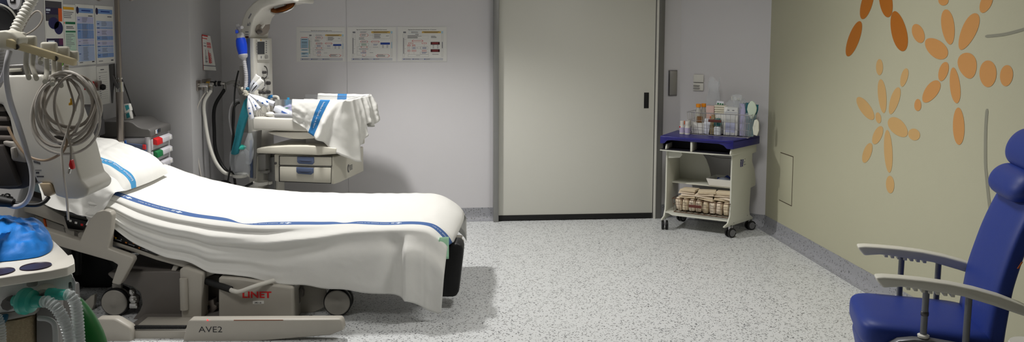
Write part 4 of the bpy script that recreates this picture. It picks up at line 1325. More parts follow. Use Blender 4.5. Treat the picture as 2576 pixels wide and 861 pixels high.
# front ports
b = MB(); c = vat(118, 740, .0); b.lathe([(.0, 0), (.028, 0), (.027, .018), (.021, .026), (0, .026)], c, VN, 28); b.build('port', M_white, ven)
b = MB(); b.lathe([(0, 0), (.016, 0), (.016, .028), (.013, .034), (0, .034)], vat(30, 758), VN, 8); b.build('port', M_dk, ven)
b = MB(); b.lathe([(0, .0), (.014, .024), (.014, .04), (0, .04)], vat(120, 741), VN, 8); b.build('port', M_dk, ven)
b = MB(); b.prism([vat(176, 700), vat(186, 698), vat(191, 712), vat(191, 737), vat(184, 739), vat(182, 716)], VE*.05, bev=.004); b.build('side_latch', M_lg, ven)
b = MB(); b.prism([vat(172, 710, .001), vat(181, 709, .001), vat(182, 727, .001), vat(172, 727, .001)], VE*.03, bev=.003); b.build('side_clip', M_dsteel, ven)
b = MB(); b.prism([vat(x, y, -.03) for x, y in ((90, 772), (145, 760), (143, 900), (90, 900))], -VN*.05, bev=.006); b.build('stand_column', mat('ventilator column', (120, 118, 116), .5), ven)
b = MB(); b.tube(cr([vat(96, 801, .0), vat(118, 803, .005), vat(134, 812, .01), vat(139, 830, .01), vat(140, 870, .01), vat(140, 900, .01)], 6), .007, 10, flat=(VN, .6)); b.build('cable_bracket', mat('frosted bracket', (176, 178, 176), .35), ven)
b = MB(); b.prism([vat(x, y, .0) for x, y in ((-40, 797), (0, 790), (42, 784), (42, 782), (90, 774), (88, 792), (20, 806), (-40, 812))], -VN*.1, bev=.004); b.build('absorber_lid', mat('translucent lid', (150, 148, 142), .4), ven)
c = vat(44, 860, -.05)
b = MB(); b.lathe([(0, -.06), (.046, -.06), (.046, .065), (.043, .072), (0, .072)], c, (0, 0, 1), 36); b.build('absorber_canister', mat('granular tan', (176, 158, 128), .7, var=.35, scale=160, bump=.3, bscale=300), ven)
b = MB(); b.prism([vat(-20, 797, .01), vat(18, 793, .01), vat(16, 806, .01), vat(8, 818, .01), vat(-20, 822, .01)], -VN*.02, bev=.004); tag(b.build('blue_seal', mat('petrol plastic', (20, 88, 116), .4), ven), 'petrol blue seal', None)
b = MB(); b.rng(-1.2, -1.04, 2.16, 2.32, .06, .78, bev=.01); b.build('stand', M_dk, ven)
b = MB(); b.rng(-1.3, -.82, 1.9, 2.35, .05, .1, bev=.02); b.build('stand_base', M_dk, ven)
for x in (-1.25, -.87):
    for y in (1.95, 2.3):
        b = MB(); b.lathe([(0, -.015), (.03, -.015), (.03, .015), (0, .015)], V((x, y, .03)), (1, 0, 0), 20); b.build('caster', M_black, ven)
M_tealp = mat('teal translucent plastic', (58, 184, 168), .25, trans=.25, var=.02)
M_hose = mat('clear ribbed hose', (226, 232, 232), .22, trans=.55, alpha=.72, var=.02, ior=1.15)
# filter and hoses
b = MB(); c0_, c1_ = vat(36, 757, .035), vat(104, 760, .06)
ax = (c1_-c0_).normalized(); ln = (c1_-c0_).length
b.lathe([(.014, 0), (.0145, .016), (.0155, .018), (.031, .022), (.0335, .026), (.0335, .036), (.03, .04), (.028, .05), (.016, .054), (.014, ln), (0, ln)], c0_, ax, 32)
tag(b.build('breathing_filter', M_tealp), 'round teal breathing filter plugged into the ventilator', 'filter')
b = MB(); d0, d1 = vat(122, 741, .036), vat(166, 742, .05)
ax = (d1-d0).normalized(); ln = (d1-d0).length
b.lathe([(0, 0), (.016, 0), (.0165, .016), (.0145, .02), (.0135, ln), (0, ln)], d0, ax, 28)
tag(b.build('hose_connector', M_tealp), 'teal hose connector on the right port of the ventilator', 'connector')
b = MB(); b.hose(cr([vat(106, 760, .06), vat(122, 760, .065), vat(143, 776, .07), vat(160, 805, .07), vat(172, 840, .07), vat(178, 880, .07), vat(182, 940, .07)], 10), .0125, .015, .0085, 18)
tag(b.build('breathing_hose', M_hose), 'clear ribbed hose running down from the round teal filter', 'hose')
b = MB(); b.hose(cr([vat(164, 742, .05), vat(176, 744, .053), vat(188, 760, .055), vat(194, 790, .055), vat(197, 830, .055), vat(200, 880, .055), vat(202, 940, .055)], 10), .0125, .015, .0085, 18)
tag(b.build('breathing_hose', M_hose), 'clear ribbed hose running down from the teal hose connector', 'hose')
b = MB(); b.hose(cr([vat(-8, 795, .03), vat(2, 825, .03), vat(2, 870, .03), vat(-4, 930, .03)], 8), .010, .012, .007, 14)
tag(b.build('breathing_hose', M_hose), 'clear ribbed hose at the very left edge below the ventilator', 'hose')
# green breathing bag
c = at(212, 850, y=2.5)
t = thing('breathing_bag', 'dark green rubber breathing bag hanging beside the clear hoses', 'breathing bag', (c.x, c.y, c.z-.16))
b = MB(); b.ball(c, (.066, .05, .15), (V((.97, 0, -.22)), V((0, 1, 0)), V((-.22, 0, .97))), 32, fn=lambda p: V((p.x*(1-.25*max(0, p.z)**2), p.y, p.z)))
b.build('bag', mat('green rubber', (10, 92, 34), .35, var=.04), t)
b = MB(); b.lathe([(.02, 0), (.02, .05), (0, .05)], c+V((-.035, 0, .135)), (-.3, 0, 1), 20); b.build('neck', M_dk, t)
# cyan cloth heaped on the ventilator
z_ = ZV+.002
edge = [(-70, 680), (-20, 662), (40, 655), (84, 649), (108, 643), (127, 632), (133, 618), (131, 606), (122, 594), (100, 588), (60, 590), (0, 590), (-70, 600)]
e3 = cr([at(x, y, z=z_) for x, y in edge], 6, True)
ct = V((0, 0, 0))
for p in e3: ct += p/len(e3)
ct.x += .01


def cl(s, t):
    i = s*len(e3); k = int(i) % len(e3); f = i-int(i)
    p = e3[k].lerp(e3[(k+1) % len(e3)], f)
    q = p.lerp(ct, t)
    h = .074*min(1, t*1.9)**.55*(1-.5*sw(-.10, .15, q.x-ct.x)) if t > 0 else 0
    n = .014*noise.noise(V((q.x*22, q.y*22, 5)))+.008*noise.noise(V((q.x*55, q.y*50, 1)))
    return V((q.x, q.y, q.z+max(0, h+n*min(1, t*5))))


b = MB(); b.grid(cl, 90, 26, closeu=True)
tag(b.build('cloth', mat('cyan drape', (16, 124, 214), .6, var=.03, bump=.15, bscale=60), smooth=180), 'bright blue cloth heaped on top of the ventilator', 'cloth')
# ================================================================== infant warmer
WE, WG = V((.961, -.2765, 0)).normalized(), V((.2765, .961, 0)).normalized()
W0 = at(760, 410, y=5.45); W0.z = 0


def wl(e, g_, z): return W0+WE*e+WG*g_+UZ*z


def wp(px, py, g_=0): return at(px, py, pl=(W0+WG*g_, WG))


def we(px, py, e): return at(px, py, pl=(W0+WE*e, WE))


def ws(bb, pts, g_, dg, bev=0, seg=2): return bb.prism([wp(x, y, g_) for x, y in pts], WG*dg, bev, seg)


def ez(p): q = p-W0; return q.dot(WE), q.z


M_wgrey = mat('warmer grey panel', (158, 156, 152), .45, var=.02)
M_slate = mat('slate blue plastic', (84, 98, 128), .4, var=.02)
wm = thing('infant_warmer', 'cream infant warmer with an overhead heater arm and a drawer unit by the back wall', 'infant warmer', wl(-.1, .25, 0))
# drawer unit
e0, e1 = ez(wp(690, 420))[0], ez(wp(840, 420))[0]
z0, z1 = ez(wp(760, 459))[1], ez(wp(760, 391))[1]
b = MB(); b.prism([wl(e0, 0, z0), wl(e1, 0, z0-.004), wl(e1, .012, z0-.004), wl(e1+.02, .06, z0), wl(e1+.02, .5, z0), wl(e0, .5, z0)], UZ*(z1-z0), bev=.008, seg=3)
cb = b.build('drawer_cabinet', M_cream, wm)
b = MB(); ws(b, [(645, 386), (645, 374), (675, 370), (720, 367.5), (765, 367), (810, 369), (846, 373), (846, 388), (800, 391)], -.025, .53, .008, 3); b.build('top_shelf', M_cream, wm)
for pts, hpts, sp in (([(703.5, 393.5), (833, 396), (833, 418), (703.5, 415)], [(747, 394.5), (789, 396), (789.5, 410), (785, 414.5), (752, 412.5), (747, 408)], (752, 403, 785, 406)),
                      ([(703.5, 419.5), (832, 422.5), (831, 461), (703.5, 456)], [(745, 421), (788, 423), (788, 435), (782, 440), (750, 437.5), (745, 433)], (750, 430, 783, 433))):
    b = MB(); ws(b, [(pts[0][0]-2, pts[0][1]-2), (pts[1][0]+2, pts[1][1]-2), (pts[2][0]+2, pts[2][1]+1.5), (pts[3][0]-2, pts[3][1]+1.5)], -.002, .01); b.build('drawer_gap', M_blackg, cb)
    b = MB(); ws(b, pts, -.010, .03, .003); d = b.build('drawer', M_cream, wm)
    b = MB(); ws(b, hpts, -.018, .012, .003, 3); b.mi = 1
    ws(b, [(sp[0], sp[1]+1), (sp[0]+8, sp[1]+2.2), (sp[2]-8, sp[1]+3), (sp[2], sp[1]+2), (sp[2]-8, sp[1]+5), (sp[0]+8, sp[1]+4.4)], -.0195, .003)
    tag(b.build('handle', [M_slate, mat('handle slot', (44, 48, 66), .5)], d), 'slate blue recessed handle', None)
b = MB(); b.lathe([(0, 0), (.009, 0), (.009, .006), (.004, .007), (0, .005)], wp(693.5, 411, .0), -WG, 20); b.build('lock', M_dsteel, wm)
b = MB()
lc = at(877, 424, pl=(W0+WE*(e1+.0208), WE))
b.prism([lc+WG*(.022*math.cos(a*PI/12))+UZ*(.03*math.sin(a*PI/12)) for a in range(4, 21)]+[lc+WG*(-.004*math.cos(a*PI/6))+UZ*(.012*math.sin(a*PI/6)) for a in range(-3, 4)], WE*.0006)
for k in range(4): b.prism([lc+WG*(.0+.006*k)+UZ*(.018-k*.01), lc+WG*.07+UZ*(.018-k*.01), lc+WG*.07+UZ*(.013-k*.01), lc+WG*(.0+.006*k)+UZ*(.013-k*.01)], WE*.0006)
b.build('maker_mark', mat('grey print', (96, 96, 96), .6), cb)
# neck and bassinet
b = MB(); ws(b, [(768, 345), (826, 340), (826, 372), (768, 372)], .10, .28, .01); b.build('neck', M_wgrey, wm)
b = MB(); ws(b, [(668, 333), (845, 333), (836, 339), (812, 345), (785, 349), (760, 350.5), (735, 349.5), (705, 344), (682, 338)], .03, .42, .006); b.build('tray_bowl', M_ivory, wm)
eL, eR = ez(wp(635, 318))[0], ez(wp(868, 318))[0]
zb, zr = ez(wp(760, 331))[1], ez(wp(760, 299))[1]
zw = ez(wp(800, 253))[1]
G1 = .50
b = MB(); b.prism([wl(eL, 0, zb), wl(eR, 0, zb), wl(eR, G1, zb), wl(eL, G1, zb)], UZ*(zr-zb), bev=.012, seg=3); b.build('tray', M_ivory, wm)
b = MB(); b.box(wl((eL+eR)/2+.05, G1/2, zr+.012), (eR-eL-.18, G1-.08, .03), (WE, WG, UZ), bev=.01, seg=3); b.build('mattress', M_lg, wm)
eW = ez(wp(690, 280))[0]
b = MB(); b.box(wl((eW+eR)/2, .012, (zr+zw)/2), (eR-eW, .006, zw-zr), (WE, WG, UZ), bev=.001); b.build('side_panel', M_clear, wm)
b = MB(); b.box(wl((eW+eR)/2, G1-.012, (zr+zw)/2), (eR-eW, .006, zw-zr), (WE, WG, UZ), bev=.001); b.build('side_panel', M_clear, wm)
b = MB(); b.box(wl(eR-.012, G1/2, (zr+zw)/2), (.006, G1-.03, zw-zr), (WE, WG, UZ), bev=.001); b.build('end_panel', M_clear, wm)
# column
eF = ez(wp(641, 170, .12))[0]
eB = ez(wp(620, 170, .12))[0]
zt0, zt1 = .10, ez(wp(630, 96, .12))[1]
b = MB(); b.box(wl((eF+eB)/2, .25, (zt0+zt1)/2+.1), (eF-eB, .26, zt1-zt0-.2), (WE, WG, UZ), bev=.006); col = b.build('column', M_ivory, wm)
b = MB(); b.box(wl(eF-.016, .118, (zr+zt1)/2), (.03, .012, zt1-zr), (WE, WG, UZ), bev=.004); b.build('rail', M_white, wm)
b = MB(); ws(b, [(619.5, 97), (628, 97), (629, 250), (620, 250)], .108, .012, .002); b.build('slate_strip', M_slate, wm)
b = MB(); ws(b, [(627, 353), (634, 353), (635, 448), (629, 448)], .10, .012, .002); b.build('slate_strip', M_slate, wm)
b = MB(); ws(b, [(601, 166), (624, 166), (632, 334), (607, 334), (603, 240)], .2, .14, .006); b.build('rear_box', M_wgrey, wm)
b = MB(); ws(b, [(632, 330), (647, 330), (642, 450), (634, 450)], .11, .07, .003); b.build('rear_post', M_wgrey, wm)
b = MB(); ws(b, [(648, 389), (668, 389), (668, 431), (648, 429)], .14, .08, .004); ws(b, [(656, 430), (671, 430), (671, 437), (656, 436)], .13, .05, .003); b.build('lift_cylinder', M_wgrey, wm)
b = MB(); ws(b, [(672, 397), (690, 395), (692, 520), (676, 520)], .2, .06, .004); b.build('support_plate', mat('warmer galvanised', (132, 132, 132), .4, metal=.4), wm)
b = MB(); ws(b, [(650, 372), (692, 380), (692, 398), (650, 390)], .22, .15, .003); b.build('bracket', M_dk, wm)
for sx, g_ in ((-.35, .05), (-.35, .5), (.25, .05), (.25, .5)):
    b = MB(); c = wl(sx, g_, .05); b.lathe([(.02, -.012), (.05, -.012), (.05, .012), (.02, .012)], c, WE, 20); b.build('caster', M_black, wm)
b = MB()
b.box(wl(-.05, .05, .12), (.68, .06, .05), (WE, WG, UZ), bev=.01); b.box(wl(-.05, .5, .12), (.68, .06, .05), (WE, WG, UZ), bev=.01); b.box(wl(-.36, .27, .13), (.1, .5, .06), (WE, WG, UZ), bev=.01); b.box(wl(-.33, .27, .35), (.07, .1, .5), (WE, WG, UZ), bev=.01)
b.build('base_frame', M_ivory, wm)
for px, y, r in ((604, 442, .052), (656, 461, .054)):
    b = MB(); b.lathe([(0, -.012), (r-.006, -.012), (r, -.008), (r, .012), (r-.006, .012), (r-.008, .004), (0, .004)], wp(px, y, .1), (0, 0, 1), 28); b.box(wp(px+16, y-1, .13), (.07, .03, .02), (WE, WG, UZ), bev=.004); b.build('jar_holder', M_white, wm)
# control face of the column
def cf(px, py, d=0): return we(px, py, eF+d)


def cfs(bb, pts, d, th, bev=0): return bb.prism([cf(x, y, d) for x, y in pts], WE*th, bev)


b = MB(); cfs(b, [(645, 99), (675, 99), (675, 151), (646, 151)], .0, .012, .003); cu = b.build('control_unit', M_white, wm)
b = MB(); cfs(b, [(647.5, 105), (665, 105), (665, 136.5), (648, 136.5)], .012, .002); tag(b.build('screen', mat('dark screen', (62, 64, 68), .3), cu), 'dark grey display', None)
b = MB(); b.lathe([(0, .014), (.014, .014), (.015, 0), (0, 0)], cf(668, 143, .012), WE, 20); b.build('dial', M_wgrey, cu)
b = MB()
for x, y in ((645.8, 110), (645.9, 117), (646, 124), (646, 131)): cfs(b, [(x-.7, y-1), (x+.7, y-1), (x+.7, y+2), (x-.7, y+2)], .0125, .001)
for k in range(6): cfs(b, [(668.5, 103+k*5.5), (671, 103+k*5.5), (671, 105.5+k*5.5), (668.5, 105.5+k*5.5)], .0125, .001)
cfs(b, [(656, 141), (658, 141), (658, 147), (656, 147)], .0125, .001)
b.build('key_marks', M_pgrey, cu)
b = MB(); cfs(b, [(654.5, 102.5), (658, 102.5), (656.3, 98)], .0125, .001); b.build('warning_mark', M_yellow, cu)
for a, c in ((158, 196), (198, 226), (228, 246)):
    b = MB(); cfs(b, [(646, a), (676, a), (676, c), (646.5, c)], .0, .006, .002); b.build('gas_panel', M_white, wm)
for x, y, r in ((661, 182, .011), (671, 209, .014), (652, 232, .013), (661, 233, .013), (671, 232, .013)):
    b = MB(); b.lathe([(0, .026), (r*.9, .026), (r, .02), (r, .0), (0, 0)], cf(x, y, .006), WE, 18); b.build('knob', M_dsteel, wm)
for x, y in ((665, 182), (659, 210)):
    b = MB(); b.tube([cf(x, y, .008)+WG*(.045*math.cos(a*PI/14))+UZ*(.045*math.sin(a*PI/14)) for a in range(-7, 8)], .0035, 8); b.build('gauge_bezel', M_dsteel, wm)
# heater arm
AO = [(613, 97), (606, 82), (605.5, 66), (608.5, 50), (618, 27), (635, 8), (652, -4), (678, -13), (708, -18), (738, -14), (750, -6), (751, 5), (743, 7), (735, 4), (710, 8), (690, 12), (674, 16), (658, 24), (641, 44), (633, 69), (630, 97)]
b = MB(); b.prism([wp(x, y, .12) for x, y in AO], WG*.26, bev=.014, seg=4); arm = b.build('heater_arm', M_ivory, wm)
hc = wp(710, 17, .22)
ha = (wp(742, 7, .2)-wp(678, 28, .2))*.5
hb = (at(714, 30, y=hc.y-.06)-hc)*.78
nn = ha.cross(hb).normalized()
if nn.z > 0: nn = -nn
el = lambda k, a, d: hc+ha*(k*math.cos(a))+hb*(k*math.sin(a))+nn*d
b = MB()
N_ = 36
b.prism([el(.9, 2*PI*k/N_, .0) for k in range(N_)], nn*.012); b.mi = 1
for k in range(5):
    f = -.6+.3*k
    b.tube([hc+ha*f+hb*(-.75*math.sqrt(1-f*f))+nn*.014, hc+ha*f+hb*(.75*math.sqrt(1-f*f))+nn*.014], .002, 6)
for f in (-.35, .0, .35): b.tube([hc+hb*f+ha*(-.88*math.sqrt(1-f*f))+nn*.014, hc+hb*f+ha*(.88*math.sqrt(1-f*f))+nn*.014], .002, 6)
b.mi = 2
b.tube([hc+hb*.1-ha*.8+nn*.012, hc+hb*.1+ha*.8+nn*.012], .008, 10)
b.mi = 3
b.tube([el(.96, 2*PI*k/N_, .012) for k in range(N_)], .006, 8, closed=True)
tag(b.build('heater_grille', [mat('amber reflector', (150, 84, 24), .25, metal=.7), M_dsteel, mat('amber tube', (206, 120, 40), .3), M_chrome], wm), 'oval amber heater with a wire grille', None)
b = MB()
b.prism([wp(x, y, .20) for x, y in ((684, 8), (712, 6), (716, 14), (690, 22))], WG*.1); b.build('heater_cover', M_wgrey, wm)
rc = wp(633.5, 68, .12)+WG*.13
b = MB()
ptz = [(45, 66), (52, 72), (62, 76.5), (75, 77), (86, 72), (89, 63), (87, 55), (76, 52.5), (64, 54), (54, 58)]
RP = [we(x-((633.5-633.5)), y, ez(rc)[0]+.002-.010*((y-68)/22 if y > 68 else (y-68)/24*-1.6)) for x, y in [(664, 47), (674, 45), (676, 56), (674, 72), (670, 84), (660, 89), (648, 87), (642.5, 78), (644, 66), (651, 56)]]
b.prism(RP, WE*.012, bev=.003); rcs = b.build('lamp_recess', mat('recess taupe', (150, 140, 130), .5), wm)
b = MB(); b.tube([we(657, 71, ez(rc)[0]+.02), we(664, 62, ez(rc)[0]+.03)], .009, 12); b.build('reading_lamp', M_white, rcs)
b = MB(); b.ball(we(652, 80, ez(rc)[0]+.012), (.02, .035, .016), (WE, WG, UZ), 16); b.build('lamp_lens', mat('lens grey', (88, 82, 78), .3), rcs)
for pts in ([(624, 45), (631, 33), (633, 36), (626, 48)], [(621, 65), (624, 57), (627, 65)], [(627, 59), (629, 54), (630, 60), (628, 66)], [(617, 79), (625, 79), (625, 82), (617, 82)], [(617, 86), (625, 86), (625, 88), (617, 88)]):
    b = MB(); ws(b, pts, .1188, .001); b.build('warning_mark', M_pgrey, arm)
b = MB(); ws(b, [(617, 91), (625, 91), (625, 95), (617, 95)], .1185, .001); b.build('label_band', M_pmar, arm)

# ------------------------------------------------------------------ towel over the bassinet
ZR2 = zw+.006
TK = .012
peri = []      # rim path of the hanging part: along the near side, round the corner, along the end, round to the far side


def rim(t):
    """t 0..1 -> point and outward direction"""
    eS = ez(wp(737, 253))[0]
    L1 = eR-eS; L2 = G1-.03; tot = L1+L2+.14
    d = t*tot
    if d < L1: return wl(eS+d, -.004, ZR2), -WG
    d -= L1
    if d < L2:
        k = sw(0, .05, d)
        return wl(eR+.004, d, ZR2), ((-WG)*(1-k)+WE*k).normalized()
    d -= L2
    k = sw(0, .03, d)
    return wl(eR-d*.9, G1+.002, ZR2), (WE*(1-k)+WG*k).normalized()


eS = ez(wp(737, 253))[0]
L1, L2 = eR-eS, G1-.03
TT = L1+L2+.14
tabT = [0, .14*L1, .45*L1, .78*L1, .93*L1, L1, L1+.045, L1+.10, L1+.15, L1+.2, L1+.25, L1+.32, L1+.38, L1+.44, L1+.5, TT]
tabD = [.155, .175, .215, .262, .29, .33, .42, .43, .35, .30, .26, .19, .22, .23, .17, .15]


def towel(s, t):
    d = s*TT
    p, o = rim(s)
    D = lerp1(d, tabT, tabD)
    c = t
    out = .006+.012*math.sin(PI*min(1, c*1.2))
    en = sw(.6*L1, L1+.02, d)
    out += c*en*(.035+.030*math.sin(d*44+.5)+.02*math.sin(d*83))
    out += .010*noise.noise(V((d*16, c*6, 3)))*c+.004*noise.noise(V((d*40, c*14, 8)))*c
    lat = .03*c*(1-en)*sw(0, L1*.6, d)
    tang = WE if d < L1 else V((0, 0, 0))
    return p+o*out-UZ*(D*c-.006*math.sin(PI*c))-WE*(.13*c*sw(0, .85*L1, d)*(1-sw(L1-.02, L1+.06, d)))


NSx = 120
sa0 = (ez(wp(808, 253))[0]-eS)/TT; sa1 = (ez(wp(833, 253))[0]-eS)/TT
b = MB()
b.grid(towel, NSx, 26, lambda s, t: 1 if sa0 < s < sa1 else 0)


def topcl(a, c):      # inside, sagging between the rims
    e_ = eR-.001+(ez(wp(765, 253))[0]-eR)*a
    if c > .5: e_ = eR+(ez(wp(800, 243, .5))[0]-eR)*a
    g_ = (G1)*c
    c2 = c
    z = ZR2-.115*sw(0, .10, c)*(1-sw(.93, 1, c))*sw(0, .02, a)*(1-sw(.97, 1, 1-a if a > .5 else a)*0)*(1-sw(.0, .06, .06-a))
    z += .004*noise.noise(V((a*8, c*8, 5)))
    return wl(e_, g_, z+.002)


b.grid(topcl, 40, 30, lambda a, c: 1 if (c > .85 and .45 < a < .62) else 0)
tw_ = tag(b.build('towel', [M_sheet, M_stripe3], smooth=180, solid=.0022, off=0), 'white towel with a printed cyan stripe draped over the end of the infant warmer', 'towel')
b = MB()


def ont(x, y):
    s = (sa0+sa1)/2+y/TT
    t = max(0, min(1, x/.25))
    p, o = rim(s)
    return towel(s, t)+o*.003


b.text('Institut Català de la Salut', .02, lambda x, y: ont(.015+x, y-.006), 'LEFT', .0002, .95)
b.build('stripe_text', M_print, tw_)

# ------------------------------------------------------------------ things in and on the warmer
M_pouch = mat('paper film pouch', (226, 228, 236), .35, var=.02)
fan = [((626, 237), (690, 262), 9), ((626, 238), (668, 262), 9), ((627, 238), (652, 275), 8), ((626, 240), (640, 280), 9), ((625, 241), (634, 300), 10), ((627, 238), (675, 266), 7), ((627, 236), (650, 190), 11), ((629, 236), (660, 200), 10)]
names = ['outermost', 'second', 'third', 'short', 'longest, hanging straight down', 'thin']
labs = ['white sterile pouch fanned furthest to the right from the hook of the infant warmer', 'white sterile pouch second from the right in the fan', 'white sterile pouch hanging in the middle of the fan on the warmer hook', 'white sterile pouch with blue marks hanging steeply in the fan on the warmer hook', 'longest white sterile pouch hanging straight down from the warmer hook', 'narrow white sterile pouch lying over the fan on the warmer hook', 'upright clear pouch with a white crumpled top on the warmer hook, left one', 'upright clear pouch with a white crumpled top on the warmer hook, right one']
for i, (p0, p1, w) in enumerate(fan):
    gq = -.06-.012*i if i < 6 else .02-.02*(i-6)
    A_, B_ = wp(*p0, gq), wp(*p1, gq-.01)
    dr_ = (B_-A_); ln = dr_.length; dr_.normalize()
    wv = dr_.cross(WG).normalized()*(w*.72*5.5/1950)

    def pf(s, t, A_=A_, dr_=dr_, ln=ln, wv=wv, i=i):
        k = .25+.75*min(1, s*2.2)
        return A_+dr_*ln*s+wv*(2*t-1)*k-WG*(.008*math.sin(PI*t)*min(1, s*2)+.01*math.sin(PI*s))

    b = MB()
    b.grid(pf, 24, 6, (lambda s, t: 1 if (.3 < t < .7 and (.48 < s < .54 or .72 < s < .8)) else 0) if i < 6 else (lambda s, t: 2 if (.15 < s < .62 and .3 < t < .5) else (3 if s > .7 else 0)))
    tag(b.build('sterile_pouch', [M_pouch, M_blueink, M_ink, M_paper], solid=.003), labs[i], 'sterile pouch', 'pouches on the warmer hook')
t = thing('wall_hook', 'pale clamp with pouches on the left of the infant warmer column', 'clamp', wp(615, 240, .0))
b = MB(); b.tube(cr([wp(603, 220, .2), wp(612, 228, .06), wp(622, 236, .0), wp(629, 238, -.03)], 6), .008, 10); b.ball(wp(611, 224, .03), (.016, .016, .016), None, 16); b.build('arm', M_cream, t)
b = MB(); b.tube(cr([wp(612, 237, .0), wp(620, 240, -.03), wp(630, 238, -.05)], 6), .006, 8); b.box(wp(619, 232, -.01), (.03, .03, .03), (WE, WG, UZ), bev=.006); b.build('screw_clamp', M_cream, t)
b = MB(); b.ball(wp(623, 224, -.01), (.014, .014, .014), None, 12); tag(b.build('teal_cap', mat('petrol plastic', (20, 88, 116), .4), t), 'petrol blue cap', None)
# long teal sleeve
b = MB()
b.prism([wp(x, y, -.02) for x, y in ((613, 252), (625, 243), (629, 262), (622, 290), (611, 325), (602, 360), (597, 388), (590, 391), (580, 389), (580, 384), (588, 350), (594, 318), (603, 285))], WG*.03, bev=.008)
tag(b.build('teal_sleeve', M_teal), 'long teal sleeve hanging diagonally left of the infant warmer', 'sleeve')
# clear bag
def bag(s, t):
    a = 2*PI*s
    r = (.018+.052*sw(0, .35, t))*(1-.25*sw(.8, 1, t))
    c_ = wp(600+8*t, 358+82*t, .03)
    r *= 1+.12*math.sin(3*a+6*t)+.06*math.sin(7*a+3)
    return c_+WE*(r*math.cos(a)*1.0)+WG*(r*.5*math.sin(a))


t = thing('suction_bag', 'clear plastic bag with a teal collar hanging left of the infant warmer', 'bag', wp(606, 440, .03))
b = MB(); b.grid(bag, 36, 26, closeu=True); b.build('bag_body', M_film, t, smooth=180)
b = MB(); b.lathe([(.022, 0), (.045, .0), (.048, .008), (.045, .018), (.02, .03), (0, .03)], wp(602, 374, .03), (.1, 0, 1), 24); b.build('collar', M_tealp, t)

def bag2(s, t):
    a = 2*PI*s
    c_ = wp(628-3*t, 335+78*t, .02)
    r = .016+.018*math.sin(PI*t)
    r *= 1+.2*math.sin(3*a+9*t)
    return c_+WE*(r*math.cos(a))+WG*(r*.6*math.sin(a))


b = MB(); b.grid(bag2, 24, 22, closeu=True); tag(b.build('plastic_bag', M_film, smooth=180), 'narrow clear plastic bag hanging beside the warmer post', 'bag')
# resuscitation bag
t = thing('resuscitation_bag', 'blue resuscitation bag with grey fittings clipped to the infant warmer', 'resuscitation bag', wp(612, 140, .02))
c0_, c1_ = wp(611.5, 139, .02), wp(604.5, 91, .02)
ax = (c1_-c0_).normalized(); ln = (c1_-c0_).length
b = MB(); b.lathe([(.024, 0), (.03, .01), (.035, ln*.3), (.037, ln*.55), (.034, ln*.8), (.024, ln*.97), (0, ln)], c0_, ax, 32); b.build('bag', mat('royal blue rubber', (24, 72, 214), .35), t)
b = MB(); b.lathe([(.024, -.02), (.031, -.008), (.032, .004), (.028, .01), (0, .01)], c0_, ax, 28); b.lathe([(.012, -.034), (.02, -.02), (0, -.02)], c0_, ax, 20); b.build('lower_collar', M_lg, t)
b = MB(); b.lathe([(.028, ln-.012), (.027, ln+.012), (.02, ln+.024), (0, ln+.024)], c0_, ax, 24); b.build('upper_collar', M_lg, t)
b = MB(); b.tube([wp(601, 74, .02), wp(596.5, 62, .02)], .014, 16); b.tube([wp(599, 70, .02), wp(609, 69, -.02)], .011, 14); b.tube([wp(603, 88, .02), wp(600, 72, .02)], .008, 10); b.build('valve', M_lg, t)
b = MB(); b.lathe([(0, 0), (.011, 0), (.013, .018), (0, .018)], wp(599, 79.5, .0), (-.8, -.3, 0), 16); tag(b.build('blue_cap', mat('royal blue rubber', (24, 72, 214), .35), t), 'blue cap', None)
b = MB(); b.hose(cr([wp(612, 145, .02), wp(615, 160, .02), wp(618.5, 185, .02), wp(619, 205, .02), wp(618, 226, .01)], 8), .0125, .0145, .012, 16); tag(b.build('breathing_hose', M_lg), 'light grey hose hanging below the blue resuscitation bag', 'hose')
# contents of the bassinet
zz = zr+.028


def wz(px, py, z=None): return at(px, py, z=z if z else zz)


def wbox(bb, px, py, g_, sz, rz=0, ry=0, bev=.003):
    R = Matrix.Rotation(ry, 3, 'Y'); Rz = Matrix.Rotation(rz, 3, 'Z')
    ax_ = [Rz @ (WE*(R @ V((1, 0, 0))).x+UZ*(R @ V((1, 0, 0))).z), Rz @ WG, Rz @ (WE*(R @ V((0, 0, 1))).x+UZ*(R @ V((0, 0, 1))).z)]
    return bb.box(wp(px, py, g_), sz, ax_, bev=bev)


b = MB(); wbox(b, 714, 281, .10, (.125, .075, .035), 0, .42); b.mi = 1; wbox(b, 716, 284, .06, (.05, .002, .012), 0, .42, 0)
tag(b.build('mask_box', [M_pouch, M_blueink]), 'white boxed mask with a blue mark leaning in the infant warmer', 'box')
b = MB(); b.lathe([(.02, -.012), (.036, -.008), (.04, 0), (.036, .008), (.014, .014), (.012, .04), (0, .04)], wp(728, 276, .16), (.3, -.5, .8), 24); tag(b.build('face_mask', mat('violet clear plastic', (196, 196, 232), .15, trans=.4, alpha=.7)), 'small clear violet face mask in the infant warmer', 'mask')
b = MB(); b.ball(wp(680, 287, .07), (.035, .022, .016), (WE, WG, UZ), 20); tag(b.build('bulb_syringe', M_paper), 'white oval bulb lying in the infant warmer', 'bulb')
b = MB()
for i in range(6):
    cx, cy, rx, ry, dg = (660+i*1.5, 279-i*1.2, 15-i*1.3, 21-i*1.6, .06+.012*i)
    b.tube([wp(cx+rx*math.cos(a*PI/12)+3*math.sin(a*PI/6+i), cy+ry*math.sin(a*PI/12), dg+.01*math.sin(a*PI/12)) for a in range(24)], .0035, 8, closed=True)
tag(b.build('tubing_coil', mat('milky tubing', (214, 210, 204), .3, trans=.2)), 'coil of milky tubing at the left end of the infant warmer', 'tubing')
